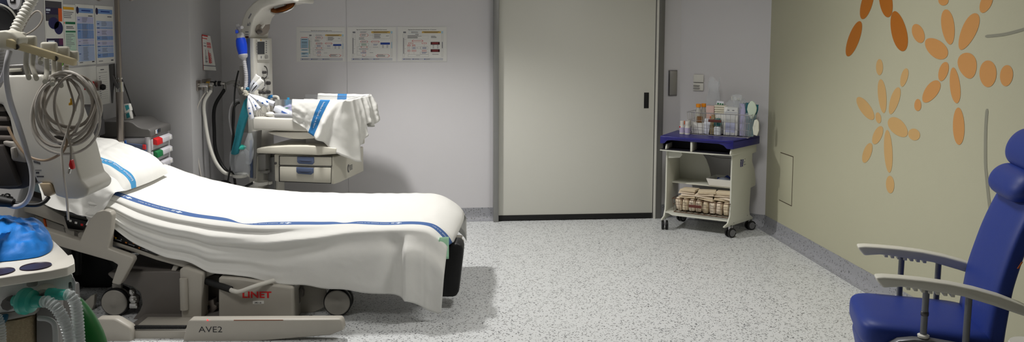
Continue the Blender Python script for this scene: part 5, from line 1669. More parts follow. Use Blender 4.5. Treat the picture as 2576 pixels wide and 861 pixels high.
b = MB(); b.tube(cr([wp(686, 243, .3), wp(695, 243, .3), wp(700, 247, .3), wp(701, 262, .3), wp(702, 285, .3)], 8), .0095, 12); t = tag(b.build('bent_tube', M_white), 'white bent tube with a blue end behind the clear panel of the warmer', 'tube')
b = MB(); b.tube(cr([wp(676, 252, .3), wp(678, 244, .3), wp(687, 242.5, .3)], 6), .0115, 14); tag(b.build('blue_end', mat('blue connector', (50, 130, 196), .35), t), 'blue end', None)
b = MB(); b.lathe([(0, 0), (.022, 0), (.022, .05), (.009, .062), (.009, .07), (0, .07)], V(wp(726, 290, .3)), (0, 0, 1), 20); t = tag(b.build('small_bottle', M_clear), 'small clear bottle with a blue cap standing in the infant warmer', 'bottle')
b = MB(); b.lathe([(0, 0), (.011, 0), (.012, .03), (.009, .06), (0, .06)], V(wp(726, 290, .3))+UZ*.07, (0, 0, 1), 16); tag(b.build('cap', mat('blue cap', (40, 140, 190), .35), t), 'blue cap', None)
b = MB(); b.box(wp(728, 285, .08), (.018, .012, .008), (WE, WG, UZ), bev=.002); b.box(wp(722, 272, .14), (.02, .02, .01), (WE, WG, UZ), bev=.003); tag(b.build('green_clip', M_green), 'tiny green clip beside the clear violet mask', 'clip')

# ------------------------------------------------------------------ gas outlets on the alcove side wall
fx_ = lambda px, py, d=0: at(px, py, x=XP+d)
outs = [(497.5, 215, 493.4, 502, 202, 228), (511, 213, 507, 515, 199.5, 226.5), (523.5, 210.5, 519.5, 527.5, 198, 223.5)]
glab = ['leftmost gas outlet on the alcove wall, with a thin grey hose', 'middle gas outlet with a yellow ring and a white hose', 'gas outlet nearest the alcove corner, with a black hose']
for i, (cx, cy, x0, x1, y0, y1) in enumerate(outs):
    c = fx_(cx, cy); a0, a1 = fx_(x0, cy), fx_(x1, cy); h = fx_(cx, y0).z-fx_(cx, y1).z
    t = thing('gas_outlet', glab[i], 'gas outlet', (XP, c.y, c.z-h/2), 'gas outlets')
    w_ = abs(a1.y-a0.y)
    b = MB(); b.box(c+V((.006, 0, 0)), (.012, w_, h), bev=.004); b.build('plate', M_steel, t)
    b = MB(); b.tube([c+V((.01, 0, 0)), c+V((.07 if i < 2 else .05, 0, 0))], .016, 16); b.build('socket', M_chrome if i < 2 else M_black, t)
    if i == 1: b = MB(); b.tube([c+V((.025, 0, .003)), c+V((.045, 0, .003))], .021, 18); tag(b.build('ring', mat('brass ring', (190, 150, 60), .35, metal=.6), t), 'yellow ring', None)
    if i == 2: b = MB(); b.tube([c+V((.05, 0, 0)), c+V((.058, 0, 0))], .021, 18); b.tube([c+V((.07, 0, 0)), c+V((.09, 0, 0))], .019, 18); b.build('collar', M_black, t); b = MB(); b.tube([c+V((.058, 0, 0)), c+V((.12, 0, 0))], .013, 14); b.tube([c+V((.115, 0, .01)), c+V((.118, 0, -.05))], .012, 14); b.build('elbow', M_chrome, t)
    if i < 2: b = MB(); b.tube([c+V((.055, 0, .01)), c+V((.055, 0, -.05))], .013, 14); b.build('elbow', M_chrome, t)
o0, o1, o2 = [fx_(o[0], o[1]) for o in outs]


def hosepath(start, px): return cr([start]+[at(x, y, y=yy) for x, y, yy in px], 8)


b = MB(); b.tube(hosepath(o0+V((.055, 0, -.04)), [(497, 270, 5.56), (493.5, 320, 5.55), (494, 360, 5.55), (499, 405, 5.55), (507, 450, 5.56), (514, 490, 5.6), (520, 540, 5.6)]), .0042, 8); tag(b.build('gas_hose', M_cab), 'thin grey hose hanging from the leftmost gas outlet', 'hose')
b = MB(); b.tube(hosepath(o1+V((.055, 0, -.04)), [(513.5, 260, 5.66), (517, 310, 5.64), (527, 365, 5.62), (541, 405, 5.62), (560, 431, 5.64), (576, 438, 5.68), (596, 441, 5.72)]), .0125, 12); tag(b.build('gas_hose', M_white), 'thick white hose sweeping from the middle gas outlet to the warmer', 'hose')
b = MB(); b.tube(hosepath(o2+V((.117, 0, -.04)), [(540, 270, 5.78), (539, 330, 5.76), (542, 375, 5.75), (555, 410, 5.74), (570, 430, 5.73), (590, 436, 5.75), (610, 437, 5.8)]), .0125, 12); tag(b.build('gas_hose', M_black), 'thick black hose sweeping from the gas outlet nearest the corner', 'hose')
b = MB(); b.tube(cr([wp(600, 178, .1), wp(594, 205, .08), wp(590, 240, .06), wp(589, 300, .05), wp(584, 360, .05), wp(581, 410, .05), wp(573, 460, .05), wp(566, 520, .05)], 8), .006, 10); tag(b.build('power_cable', M_black), 'thin black cable hanging beside the teal sleeve', 'cable')
b = MB(); b.tube(cr([wp(602, 258, .12), wp(594, 262, .1), wp(588, 275, .08), wp(586, 310, .08), wp(588, 370, .08), wp(586, 420, .08), wp(591, 460, .08), wp(596, 510, .08)], 8), .009, 10); tag(b.build('power_cable', M_black), 'thicker black cable bending down behind the teal sleeve', 'cable')
b = MB(); b.tube(cr([wp(603, 250, .14), wp(590, 254, .13), wp(580, 270, .12), wp(577, 300, .12), wp(583, 335, .12), wp(592, 360, .12)], 8), .006, 10); tag(b.build('air_tube', M_lg), 'thin pale tube looping out left of the infant warmer', 'tube')
b = MB(); b.tube(cr([at(x, y, y=5.75) for x, y in ((548, 505), (550, 474), (556, 460), (566, 456), (576, 460), (584, 470), (592, 492))], 8), .009, 10); tag(b.build('cable_loop', M_black), 'black cable loop standing up behind the bed', 'cable')
b = MB(); b.tube(cr([wp(637, 460, .1), wp(625, 466, .1), wp(614, 473, .1), wp(600, 485, .1)], 6), .009, 10); tag(b.build('power_cable', M_black), 'short black cable slanting below the warmer post', 'cable')
b = MB(); b.tube(cr([wp(572, 210, .25), wp(585, 206, .24), wp(604, 207, .22)], 6), .012, 12); b.tube(cr([wp(590, 214, .24), wp(600, 220, .22), wp(606, 236, .2)], 6), .014, 12); tag(b.build('support_arm', M_wgrey), 'grey support arm sticking out left of the infant warmer column', 'arm')
# ================================================================== supply cart in the chamfered corner
CO = V((1.745, 5.771, 0)); CAx = V((.8165, -.577, 0)).normalized(); CBx = V((.577, .8165, 0)).normalized()
CW = .5


def cl_(a, b_, z): return CO+CAx*a+CBx*b_+UZ*z


RD = (CAx*.27+CBx*.963).normalized(); RN = RD.cross(UZ).normalized()       # the right panel's direction
RP0 = cl_(CW, 0, 0)
M_cartw = mat('cart white metal', (206, 206, 194), .4, var=.015)
M_navy = mat('navy plastic', (36, 34, 112), .35, var=.03)


def rpt(px, py, d=0): return at(px, py, pl=(RP0+RN*d, RN))


def fpt(px, py, b_=0): return at(px, py, pl=(cl_(0, b_, 0), CBx))


cart = thing('supply_cart', 'white supply cart on black casters with a navy blue top in the corner', 'cart', cl_(.26, .2, 0))
RPAN = [(1842, 372), (1905, 360), (1905, 377), (1890, 381), (1890, 398), (1899, 417), (1903, 438), (1902, 453), (1888, 458), (1885, 521), (1888, 532), (1899, 543), (1898, 547), (1838, 569), (1819, 568), (1815, 564), (1822, 560), (1836, 556), (1843, 544), (1846, 510), (1848, 460), (1848.5, 394), (1841, 391)]
loc = []
for x, y in RPAN:
    q = rpt(x, y)-RP0
    loc.append((q.dot(RD), q.z))
# keep the panel inside the room's corner and sane in depth
mx = max(l for l, z in loc)
DS = .40/mx if mx > .40 else 1
loc = [((l*DS if l > 0 else max(l, -.075)), max(.083, z)) for l, z in loc]
# the outline in metres: length along the panel and height
loc = [(.0, .668), (.37, .668), (.37, .607), (.31, .600), (.31, .540), (.35, .475), (.372, .40), (.372, .345), (.30, .335), (.285, .165), (.30, .125), (.345, .10), (.345, .085), (.0, .085), (-.07, .085), (-.085, .092), (-.07, .10), (-.028, .112), (.0, .16), (.008, .25), (.008, .42), (.012, .612), (-.02, .615)]
b = MB(); b.prism([RP0+RD*l+UZ*z for l, z in loc], -RN*.012 if RN.dot(CAx) > 0 else RN*.012, bev=.003); rpan = b.build('side_panel', M_cartw, cart)
b = MB(); b.prism([cl_(-.005, l, z) for l, z in loc], CAx*.012, bev=.003); b.build('side_panel', M_cartw, cart)
sgn = 1 if RN.dot(CAx) > 0 else -1
# maker's mark on the right panel
m0 = rpt(1866, 411)
MO = RP0+RD*((m0-RP0).dot(RD))+UZ*m0.z+RN*sgn*.0008
mq = lambda x, y: MO+RD*x+UZ*y
b = MB()
b.quad([mq(-.022, -.026), mq(-.003, -.026), mq(-.003, .028), mq(-.022, .028)]); b.quad([mq(.0, -.026), mq(.024, -.026), mq(.024, .028), mq(.0, .028)]); b.mi = 1
mq2 = lambda x, y: mq(x, y)+RN*sgn*.0006
b.quad([mq2(-.017, .022), mq2(-.013, .022), mq2(-.004, .004), mq2(-.008, .002)]); b.quad([mq2(-.008, .002), mq2(-.004, .004), mq2(-.004, -.022), mq2(-.012, -.022)])
b.quad([mq2(.004, .026), mq2(.009, .026), mq2(.013, .002), mq2(.010, .0)]); b.quad([mq2(.013, .0), mq2(.017, .0), mq2(.022, -.024), mq2(.014, -.024)])
b.mi = 2
b.text('KM', .012, lambda x, y: mq(.03+x, .002+y), 'LEFT', .0002); b.text('MED SA', .012, lambda x, y: mq(.03+x, -.018+y), 'LEFT', .0002, .8)
b.build('maker_mark', [M_navy, M_cartw, M_pgrey], rpan)
ZT = .732
TOP = [(-.04, -.03), (.12, -.042), (.3, -.042), (.47, -.03), (CW+.012, -.012), (CW+.118, .375), (-.04, .385)]
b = MB(); b.prism([cl_(a, c, ZT) for a, c in TOP], UZ*-.02, bev=.005, seg=3)
b.prism([cl_(CW+.012, -.012, ZT-.004), cl_(CW+.118, .375, ZT-.004), cl_(CW+.118, .375, ZT-.062), cl_(CW+.012, -.012, ZT-.066)], -CAx*.014, bev=.003)
b.prism([cl_(-.04, -.03, ZT-.004), cl_(-.04, .385, ZT-.004), cl_(-.04, .385, ZT-.06), cl_(-.04, -.03, ZT-.06)], CAx*.014, bev=.003)
b.prism([cl_(-.04, -.03, ZT-.006), cl_(-.0, -.034, ZT-.006), cl_(.3, -.042, ZT-.006), cl_(.47, -.03, ZT-.006), cl_(CW+.012, -.012, ZT-.006), cl_(CW+.012, -.012, ZT-.066), cl_(.47, -.03, ZT-.064), cl_(.445, -.032, ZT-.04), cl_(.41, -.036, ZT-.03), cl_(.05, -.036, ZT-.028), cl_(.015, -.034, ZT-.034), cl_(-.005, -.034, ZT-.056), cl_(-.04, -.03, ZT-.06)], CBx*.01, bev=.002)
b.build('top', M_navy, cart)
# the open drawer bay below the top
zs_ = .618
b = MB(); b.prism([cl_(-.04, -.035, zs_), cl_(.12, -.05, zs_), cl_(.36, -.05, zs_), cl_(CW+.005, -.02, zs_), cl_(CW+.09, .36, zs_), cl_(-.04, .37, zs_)], UZ*.006, bev=.001); b.build('shelf', M_cartw, cart)
b = MB()
b.prism([cl_(-.03, .12, zs_+.008), cl_(CW, .12, zs_+.008), cl_(CW, .12, ZT-.022), cl_(-.03, .12, ZT-.022)], CBx*.01)
b.prism([cl_(-.035, -.02, zs_+.0075), cl_(CW-.012, -.02, zs_+.0075), cl_(CW-.012, .12, zs_+.0075), cl_(-.035, .12, zs_+.0075)], UZ*.004)
b.prism([cl_(-.03, .0, zs_+.008), cl_(-.022, .0, zs_+.008), cl_(-.022, .0, ZT-.022), cl_(-.03, .0, ZT-.022)], CBx*.12)
b.build('dark_bay_panels', mat('dark bay panels', (24, 23, 34), .6), cart)  # near-black panels that make the inside of the bay dark
b = MB(); b.prism([cl_(.195, -.025, zs_+.008), cl_(.21, -.025, zs_+.008), cl_(.21, -.025, ZT-.03), cl_(.195, -.025, ZT-.03)], CBx*.12, bev=.002); b.build('divider', M_cartw, cart)
# middle shelf, back panel, bottom shelf
b = MB(); b.prism([cl_(.005, .02, .612), cl_(.11, .02, .612), cl_(.12, .02, .59), cl_(.10, .02, .565), cl_(.005, .02, .555)], CBx*.01, bev=.002); b.build('gusset', M_cartw, cart)
b = MB(); b.prism([cl_(.005, .33, .345), cl_(.26, .33, .345), cl_(.258, .33, .40), cl_(.245, .33, .46), cl_(.22, .33, .52), cl_(.18, .33, .575), cl_(.15, .33, .60), cl_(.005, .33, .615)], CBx*.006, bev=.001)
b.build('back_panel', M_cartw, cart)
b = MB(); b.prism([cl_(.005, .14, .352), cl_(CW+.02, .14, .352), cl_(CW+.075, .36, .352), cl_(.005, .36, .352)], UZ*-.008, bev=.001); b.build('shelf', M_cartw, cart)
b = MB(); b.prism([cl_(.005, -.01, .143), cl_(CW-.01, .0, .143), cl_(CW+.06, .31, .143), cl_(.005, .32, .143)], UZ*-.012, bev=.002)
b.prism([cl_(.005, -.01, .143), cl_(CW-.01, .0, .143), cl_(CW-.01, .0, .118), cl_(.06, -.01, .118)], CBx*.006); b.build('shelf', M_cartw, cart)
b = MB(); b.tube(cr([cl_(.22, .2, .612), cl_(.28, .16, .585), cl_(.36, .14, .572), cl_(.48, .14, .575)], 6), .0035, 8); b.build('cable', M_dk, cart)
for i, (x, y) in enumerate(((1872, 357), (1879, 358), (1865, 362), (1864, 402), (1874, 400), (1846, 561), (1880, 542))):
    q = rpt(x, y); b = MB(); b.ball(RP0+RD*(q-RP0).dot(RD)+UZ*q.z, (.003, .003, .003), None, 8)
    b.build('screw', M_dsteel, rpan)


def cart_caster(a, c, ang):
    r = .036
    d = V((math.cos(ang), math.sin(ang), 0))       # axle direction
    o = cl_(a, c, r)
    b = MB()
    for s_ in (-1, 1):
        b.mi = 0; b.lathe([(0, .006*s_), (.03, .006*s_), (r, .009*s_), (r, .022*s_), (.031, .0245*s_), (0, .0245*s_)], o, d, 28)
        b.mi = 1; b.lathe([(0, .0255*s_), (.025, .0255*s_), (.027, .0235*s_), (0, .0235*s_)], o, d, 24)
    b.mi = 2; b.box(o+UZ*.024, (.016, .03, .05), (d, d.cross(UZ), UZ), bev=.004); b.box(o+UZ*.006-d.cross(UZ)*.026, (.05, .008, .008), (d, d.cross(UZ), UZ), bev=.002)
    b.mi = 0; b.tube([o+UZ*.03, o+UZ*.055], .009, 10)
    return b.build('caster', [M_black, mat('caster hub grey', (110, 110, 112), .5), M_lg], cart)


cart_caster(0, 0, -.2); cart_caster(.5, .02, -1.2); cart_caster(.03, .33, -1.1); cart_caster(CW+.075, .33, -1.3)

# ------------------------------------------------------------------ wire basket on top with its supplies
ZK = ZT+.002
P0, P1 = cl_(.128, .175, ZK), cl_(.575, .175, ZK)
DA = (P1-P0).normalized(); DB = V((-DA.y, DA.x, 0)); BW = (P1-P0).length; BD = .185; BH = .172


def kp(a, c, z): return P0+DA*a+DB*c+UZ*z


def basket(nm, lab, F, w, d, h, flare, mt, nv, nd, levels, group=None, sag=0):
    t = thing(nm, lab, 'basket', F(w/2, d/2, 0), group)
    b = MB()
    for z in [0]+levels+[h]:
        k = flare*z/h
        loop = [F(-k, -k, z), F(w/2, -k, z), F(w+k, -k, z), F(w+k, d+k, z), F(-k, d+k, z)]
        b.tube(loop, .0032 if z in (0, h) else .0016, 8, closed=True)
    for i in range(nv+1):
        x = w*i/nv
        for s0, s1 in ((0, -flare), (d, d+flare)):
            b.tube([F(x, s0, 0), F(x+(x/w-.5)*2*flare, s1, h)], .0014, 6)
    for i in range(1, nd):
        y = d*i/nd
        for s0, s1 in ((0, -flare), (w, w+flare)): b.tube([F(s0, y, 0), F(s1, y, h)], .0014, 6)
    b.build('wire_frame', mt, t)
    b = MB()
    for i in range(1, nv): b.tube([F(w*i/nv, 0, 0), F(w*i/nv, d, 0)], .0014, 6)
    for i in range(1, 4): b.tube([F(0, d*i/4, 0), F(w, d*i/4, 0)], .0014, 6)
    b.build('wire_floor', mt, t)
    return t


bk = basket('wire_basket', 'chrome wire basket full of supplies on the navy cart top', kp, BW, BD, BH, .018, M_chrome, 13, 5, [.055, .11])
b = MB(); b.box(kp(BW*.44, -.014, .115), (.10, .003, .022), (DA, DB, UZ), bev=.001); tag(b.build('label', mat('brown label', (92, 44, 36), .5), bk), 'brown label', None)


def bottle(bb, o, r, h, neck=.35, cap=0.02):
    bb.lathe([(0, 0), (r, .001), (r, h*.72), (r*.8, h*.82), (r*neck*1.6, h*.88), (r*neck*1.6, h), (0, h)], o, (0, 0, 1), 24)
    return bb


for i, (px, py, lab) in enumerate(((1715.5, 337, 'small white medicine bottle standing furthest left on the cart top'), (1729, 338.5, 'small white medicine bottle between its twin and the wire basket'), (1733, 333.5, 'small white medicine bottle half hidden behind the other two'))):
    o = at(px, py, z=ZT); o.z = ZT+.0005
    t = thing('medicine_bottle', lab, 'bottle', o, 'small white bottles on the cart')
    b = MB(); bottle(b, o, .0195, .082, .5); b.build('bottle', M_white, t)
    b = MB(); b.lathe([(.0198, .012), (.0198, .052)], o, (0, 0, 1), 24); b.build('label', mat('label lilac', (190, 180, 206), .6), t)
    b = MB(); b.lathe([(0, .076), (.0155, .076), (.0155, .1), (.0145, .102), (0, .102)], o, (0, 0, 1), 24); b.build('cap', M_white, t)
    if i == 0: b = MB(); b.box(o+UZ*.089+CAx*.018, (.007, .004, .03), (CAx, CBx, UZ), bev=.001); tag(b.build('seal_strip', mat('orange strip', (220, 96, 30), .5), t), 'orange strip', None)
    if i == 0: b = MB(); b.box(o+UZ*.055-CAx*.012-CBx*.0165, (.01, .003, .012), (CAx, CBx, UZ)); b.build('red_mark', M_red, t)

ZB = ZK+.004


def kb(a, c, z=0): return kp(a, c, .004+z)


for i, (a, c) in enumerate(((.035, .10), (.062, .15))):
    t = thing('saline_bottle', ('cloudy bottle with an orange cap at the left end of the wire basket', 'second orange capped bottle, behind the first in the wire basket')[i], 'bottle', kb(a, c), 'orange capped bottles in the basket')
    b = MB(); bottle(b, kb(a, c), .024, .205, .4); b.build('bottle', mat('cloudy plastic', (206, 204, 196), .3, trans=.2), t)
    b = MB(); b.lathe([(0, .2), (.019, .2), (.019, .226), (0, .228)], kb(a, c), (0, 0, 1), 20); tag(b.build('cap', mat('orange cap', (240, 150, 30), .4), t), 'orange cap', None)


def kbox(nm, lab, cat, a, c, z, sz, mt, rz=0, tilt=0, group=None, bev=.004, marks=()):
    A = Matrix.Rotation(rz, 3, 'Z')
    ax_ = [A @ DA, A @ DB, UZ]
    T = Matrix.Rotation(tilt, 3, ax_[1])
    ax_ = [T @ v for v in ax_]
    o = kb(a, c, z)
    b = MB(); b.box(o+ax_[2]*sz[2]/2, sz, ax_, bev=bev)
    ms = [mt]
    for (x0, x1, z0, z1, m_) in marks:
        if m_ not in ms: ms.append(m_)
        b.mi = ms.index(m_)
        f = lambda x, z: o+ax_[0]*(x*sz[0])+ax_[1]*(-sz[1]/2-.0006)+ax_[2]*(z*sz[2])
        b.quad([f(x0, z0), f(x1, z0), f(x1, z1), f(x0, z1)])
    return tag(b.build(nm, ms), lab, cat, group)


M_pink = mat('pink pack', (212, 180, 172), .5)
kbox('carton', 'flat white carton at the lower left of the wire basket', 'carton', .055, .05, 0, (.09, .06, .085), M_paper, .1)
kbox('carton', 'brown carton on the flat white carton in the wire basket', 'carton', .062, .045, .087, (.045, .05, .045), mat('brown carton', (128, 88, 48), .6), .25)
kbox('pack', 'pink pack with an orange emblem standing in the wire basket', 'pack', .125, .12, 0, (.062, .03, .215), M_pink, .05, 0, None, .004, [(.0, .3, .5, .62, mat('orange strip', (220, 96, 30), .5)), (-.4, .4, .2, .3, mat('orange cap', (240, 150, 30), .4))])
kbox('pack', 'white pack leaning behind the brown carton in the wire basket', 'pack', .11, .05, 0, (.05, .035, .12), M_pouch, .2, .15)
b = MB(); bottle(b, kb(.165, .06), .026, .15, .35); tag(b.build('flask', mat('amber grey clear', (176, 160, 120), .2, trans=.3, alpha=.8)), 'amber tinted flask in the middle of the wire basket', 'bottle')
for k in range(4):
    kbox('gauze_pack', ('top', 'second', 'third', 'lowest')[k]+' cream gauze pack of the pile in the wire basket', 'gauze', .205, .135, .205-.017*k, (.095, .06, .015), mat('gauze cream', (224, 218, 198), .8, bump=.2), .08*(k-1), 0, 'gauze packs in the basket', .005)
kbox('carton', 'white carton holding up the pile of gauze packs', 'carton', .205, .135, 0, (.085, .06, .152), M_paper, 0)
b = MB(); bottle(b, kb(.205, .045), .028, .075, .4); b.mi = 1; b.lathe([(.029, .07), (.029, .105), (.022, .125), (.0, .126)], kb(.205, .045), (0, 0, 1), 22); tag(b.build('jar', [mat('milky white', (214, 218, 220), .35), mat('teal lid', (60, 120, 122), .45)]), 'milky jar with a big teal lid in the wire basket', 'jar')
kbox('pack', 'small pack with green dotted end lying on the gauze pile', 'pack', .195, .14, .222, (.055, .03, .03), M_pouch, .1, .1, None, .004, [(-.4, -.15, .1, .5, M_green), (-.05, .15, .1, .5, M_green), (.25, .45, .1, .5, M_green)])
kbox('glove_box', 'white box with two dark eye marks in the wire basket', 'box', .30, .09, 0, (.105, .075, .215), M_paper, .0, 0, None, .003, [(-.25, -.1, .88, .91, M_ink), (.1, .25, .88, .91, M_ink), (-.5, .5, .8, .83, M_pband), (-.35, .35, .1, .45, M_plil)])


def film(nm, lab, cat, o, w, d, h, mt, tw=.0, pin=.6, wob=.1, seed=1.0, lean=(0, 0), top=.5, pinch=0):
    def f(s, t):
        a = 2*PI*s
        k = (1-(1-top)*sw(pin, 1, t))*(.88+.12*sw(0, .15, t))
        r = 1+wob*noise.noise(V((math.cos(a)*1.6+seed, math.sin(a)*1.6, t*4)))*2+wob*.5*noise.noise(V((math.cos(a)*4+seed, math.sin(a)*4, t*9)))
        return o+DA*(w/2*k*r*math.cos(a+tw*t)+lean[0]*t*t)+DB*(d/2*k*r*math.sin(a+tw*t)*(1-.8*sw(.6, 1, t)*pinch)+lean[1]*t*t)+UZ*(h*t*(1+(.012 if pinch else .05)*math.sin(3*a+seed)*t))
    b = MB(); b.grid(f, 40, 30, closeu=True)
    return tag(b.build(nm, mt, smooth=60), lab, cat)


film('plastic_bag', 'crumpled clear bag sticking up high behind the orange caps', 'bag', kb(.14, .16), .085, .04, .42, M_film, .5, .9, .22, 3.3, (.0, .0), .9)
film('plastic_bag', 'clear bag wrapped over the white box with eye marks', 'bag', kb(.30, .095), .14, .105, .275, M_film, .1, .8, .06, 6.1, (.02, 0), .5)
film('plastic_bag', 'white topped bag rising right of the white box with eye marks', 'bag', kb(.362, .10, .18), .09, .05, .13, M_film, .2, .7, .2, 9.7, (-.03, 0), .8)
b = MB()
b.grid(lambda s, t: kb(.29+.075*s, .10+.01*math.sin(9*s), .265+.03*t*(1-.4*s)+.008*noise.noise(V((s*6, t*5, 2)))), 16, 8); tag(b.build('crumpled_paper', M_paper, solid=.004), 'crumpled white paper on top of the bags in the wire basket', 'paper')
M_lilac = mat('lilac pouch', (170, 166, 196), .4)
film('pouch', 'lilac grey pouch standing between the white box and the teal masks', 'pouch', kb(.385, .08), .05, .03, .245, M_lilac, .0, .8, .08, 2.2, (-.01, 0), .8, 1)
M_tealm = mat('teal mask pouch', (30, 104, 116), .45, var=.08)
for i, (a, c, w, h, ln) in enumerate(((.42, .10, .055, .25, .01), (.45, .12, .06, .255, .02), (.475, .09, .05, .24, .035))):
    film('mask_pouch', ('teal mask pouch nearest the lilac pouch in the wire basket', 'middle teal mask pouch in the wire basket', 'teal mask pouch at the right end of the wire basket')[i], 'pouch', kb(a-.03, c), w, .03, h, M_tealm, .0, .85, .07, 4.0+i, (ln, 0), .75, 1)
film('plastic_bag', 'clear bag around the teal mask pouches', 'bag', kb(.425, .065), .10, .05, .17, M_film, .0, .8, .1, 7.7, (.02, 0), .9)
b = MB()
o = kb(.455, .055, .205)
b.prism([o+DA*(x*.001)+UZ*(y*.001) for x, y in ((-36, 0), (-30, 35), (-14, 62), (2, 68), (22, 52), (36, 16), (34, -12), (22, -42), (8, -70), (-8, -70), (-24, -40))], DB*.016, bev=.006, seg=3)
tag(b.build('oxygen_mask', mat('pale green mask', (206, 220, 200), .4)), 'pale green hexagonal mask leaning on the teal pouches', 'mask')
b = MB()
o = kb(.50, .02, .075)
b.prism([o+DA*(x*.001)+UZ*(y*.001) for x, y in ((-22, -55), (-28, 0), (-16, 55), (4, 64), (18, 40), (20, -20), (8, -64))], DB*.014, bev=.005, seg=3)
tag(b.build('oxygen_mask', mat('pale cream mask', (222, 222, 206), .4)), 'pale cream mask pressed against the right end of the wire basket', 'mask')

# ------------------------------------------------------------------ middle shelf: white tray with blue paper
b = MB(); q = [cl_(.30, .135, .353), cl_(.50, .135, .353), cl_(.535, .30, .353), cl_(.32, .30, .353)]
cq = (q[0]+q[1]+q[2]+q[3])/4
b.prism(q, UZ*.004)
for i in range(4):
    a, c = q[i], q[(i+1) % 4]
    oa, oc = a+(a-cq)*.18+UZ*.055, c+(c-cq)*.18+UZ*.055
    b.prism([a, c, oc, oa], (cq-(a+c)/2).normalized()*.002)
t = tag(b.build('tray', M_paper), 'white cardboard tray with blue wrapping on the middle shelf', 'tray')
b = MB(); b.grid(lambda s, u: cl_(.34+.17*s, .15+.13*u, .395+.02*noise.noise(V((s*4, u*4, 1)))+.012*math.sin(5*s)), 20, 14, lambda s, u: 0 if u > .35+.3*math.sin(4*s) else 1)
tag(b.build('wrapping', [mat('blue wrapping', (46, 66, 150), .6), mat('grey wrapping', (150, 156, 170), .5)], solid=.002), 'blue and grey crumpled wrapping in the white tray', 'wrapping')

# ------------------------------------------------------------------ bottom: basket of cloth bundles, folded cloths on top
M_cloth = [mat('unbleached cloth %d' % i, c, .85, var=.06, scale=30, bump=.35, bscale=120) for i, c in enumerate(((222, 206, 184), (214, 198, 170), (228, 214, 194)))]
BB0 = cl_(.07, .005, .147)
bw, bd, bh = .415, .24, .105
lp = lambda a, c, z: BB0+CAx*a+CBx*c+UZ*z
lb = basket('wire_basket', 'brown wire basket of cloth bundles on the bottom shelf', lp, bw, bd, bh, .012, mat('brown wire', (104, 78, 62), .45, metal=.6), 9, 4, [.06])
b = MB(); b.box(lp(bw*.40, -.012, .06), (.095, .003, .022), (CAx, CBx, UZ), bev=.001); tag(b.build('label', mat('brown label', (92, 44, 36), .5), lb), 'brown label', None)
ords = ['leftmost', 'second', 'third', 'fourth', 'fifth', 'sixth', 'seventh', 'eighth']
for i in range(8):
    w_ = bw/8
    b = MB()
    def fn(p, i=i):
        k = 1+.12*noise.noise(V((p.x*1.5+i*3.1, p.y*1.5, p.z*1.5)))+.05*noise.noise(V((p.x*5+i, p.y*5, p.z*2)))
        s_ = lambda v: math.copysign(abs(v)**.5, v)
        return V((s_(p.x), s_(p.y), s_(p.z)))*k
    lean = -.12 if i == 0 else .03*math.sin(i*2)
    b.ball(lp(w_*(i+.5), bd*.5, .055), (w_*.455, bd*.45, .05), (CAx, CBx, (UZ+CAx*lean).normalized()), 28, fn=fn)
    tag(b.build('cloth_bundle', M_cloth[i % 3]), ords[i]+' cream cloth bundle from the left in the bottom wire basket', 'cloth bundle', 'cloth bundles in the bottom basket')
packs = [(.045, .03, .125, .115, [(.0, .0), (.012, .1), (-.006, .02), (.004, -.06)], 'left'), (.165, .02, .135, .12, [(.02, -.12), (.0, .16), (.012, .08), (.018, .2)], 'middle'), (.30, .045, .15, .12, [(.0, .25), (.02, -.2), (.0, .06), (.01, -.02)], 'right')]
for a, c, w_, d_, lay, side in packs:
    for k, (dx, rz) in enumerate(lay):
        A = Matrix.Rotation(rz, 3, 'Z') @ Matrix.Rotation(.10 if k < 2 and side != 'left' else -.03, 3, CBx)
        b = MB()
        o = lp(a+dx+w_/2-.02, c+.06, .112+.0165*k)
        b.box(o, (w_, d_, .007), (A @ CAx, A @ CBx, A @ UZ), bev=.0033, seg=3)
        b.box(o+UZ*.0075+A @ CBx*.004, (w_*.97, d_*.95, .007), (A @ CAx, A @ CBx, A @ UZ), bev=.0033, seg=3)
        nmz = ('lowest', 'second from bottom', 'second from top', 'topmost')[k]
        tag(b.build('folded_cloth', M_cloth[(k+1) % 3]), '%s folded cream cloth of the %s stack above the bottom basket' % (nmz, side), 'folded cloth', 'folded cloths above the bottom basket')

# ================================================================== blue armchair at the right
FA, SA = V((-.93053, .36621, 0)), V((.36621, .93053, 0))
A0 = at(2200, 697, z=.63); A0.z = 0


def ch(f, s, z): return A0+FA*f+SA*s+UZ*z


def cpx(px, py, s=0): return at(px, py, pl=(A0+SA*s, SA))


def cs(bb, pts, s, ds, bev=0, seg=3): return bb.prism([cpx(x, y, s) for x, y in pts], SA*ds, bev, seg)


M_blue = mat('navy vinyl', (24, 50, 132), .5, var=.03, bump=.04, bscale=160)
M_arm = mat('arm grey plastic', (206, 204, 192), .45, var=.02)
M_leg = mat('armchair grey metal', (120, 122, 126), .4, metal=.5)
GAP = .43
ac = thing('armchair', 'navy blue hospital armchair with light grey armrests by the beige wall', 'armchair', ch(-.2, .22, 0))
AP = [(2197, 697), (2208, 706), (2223, 725), (2233, 724.5), (2267, 723.5), (2300, 727), (2332, 733), (2380, 740), (2424, 748), (2500, 771), (2576, 795), (2660, 824), (2672, 812), (2576, 772), (2516, 749), (2456, 732), (2390, 718), (2326, 709), (2267, 704), (2225, 704)]
AP = [(2203, 699), (2207, 709), (2222, 726), (2267, 723.5), (2300, 727), (2332, 733), (2380, 740), (2424, 748), (2500, 771), (2576, 797), (2640, 822), (2650, 808), (2576, 770), (2516, 747), (2456, 730), (2390, 716), (2326, 707), (2267, 701), (2225, 698)]
AFS = [((cpx(x, y)-A0).dot(FA), cpx(x, y).z) for x, y in AP]
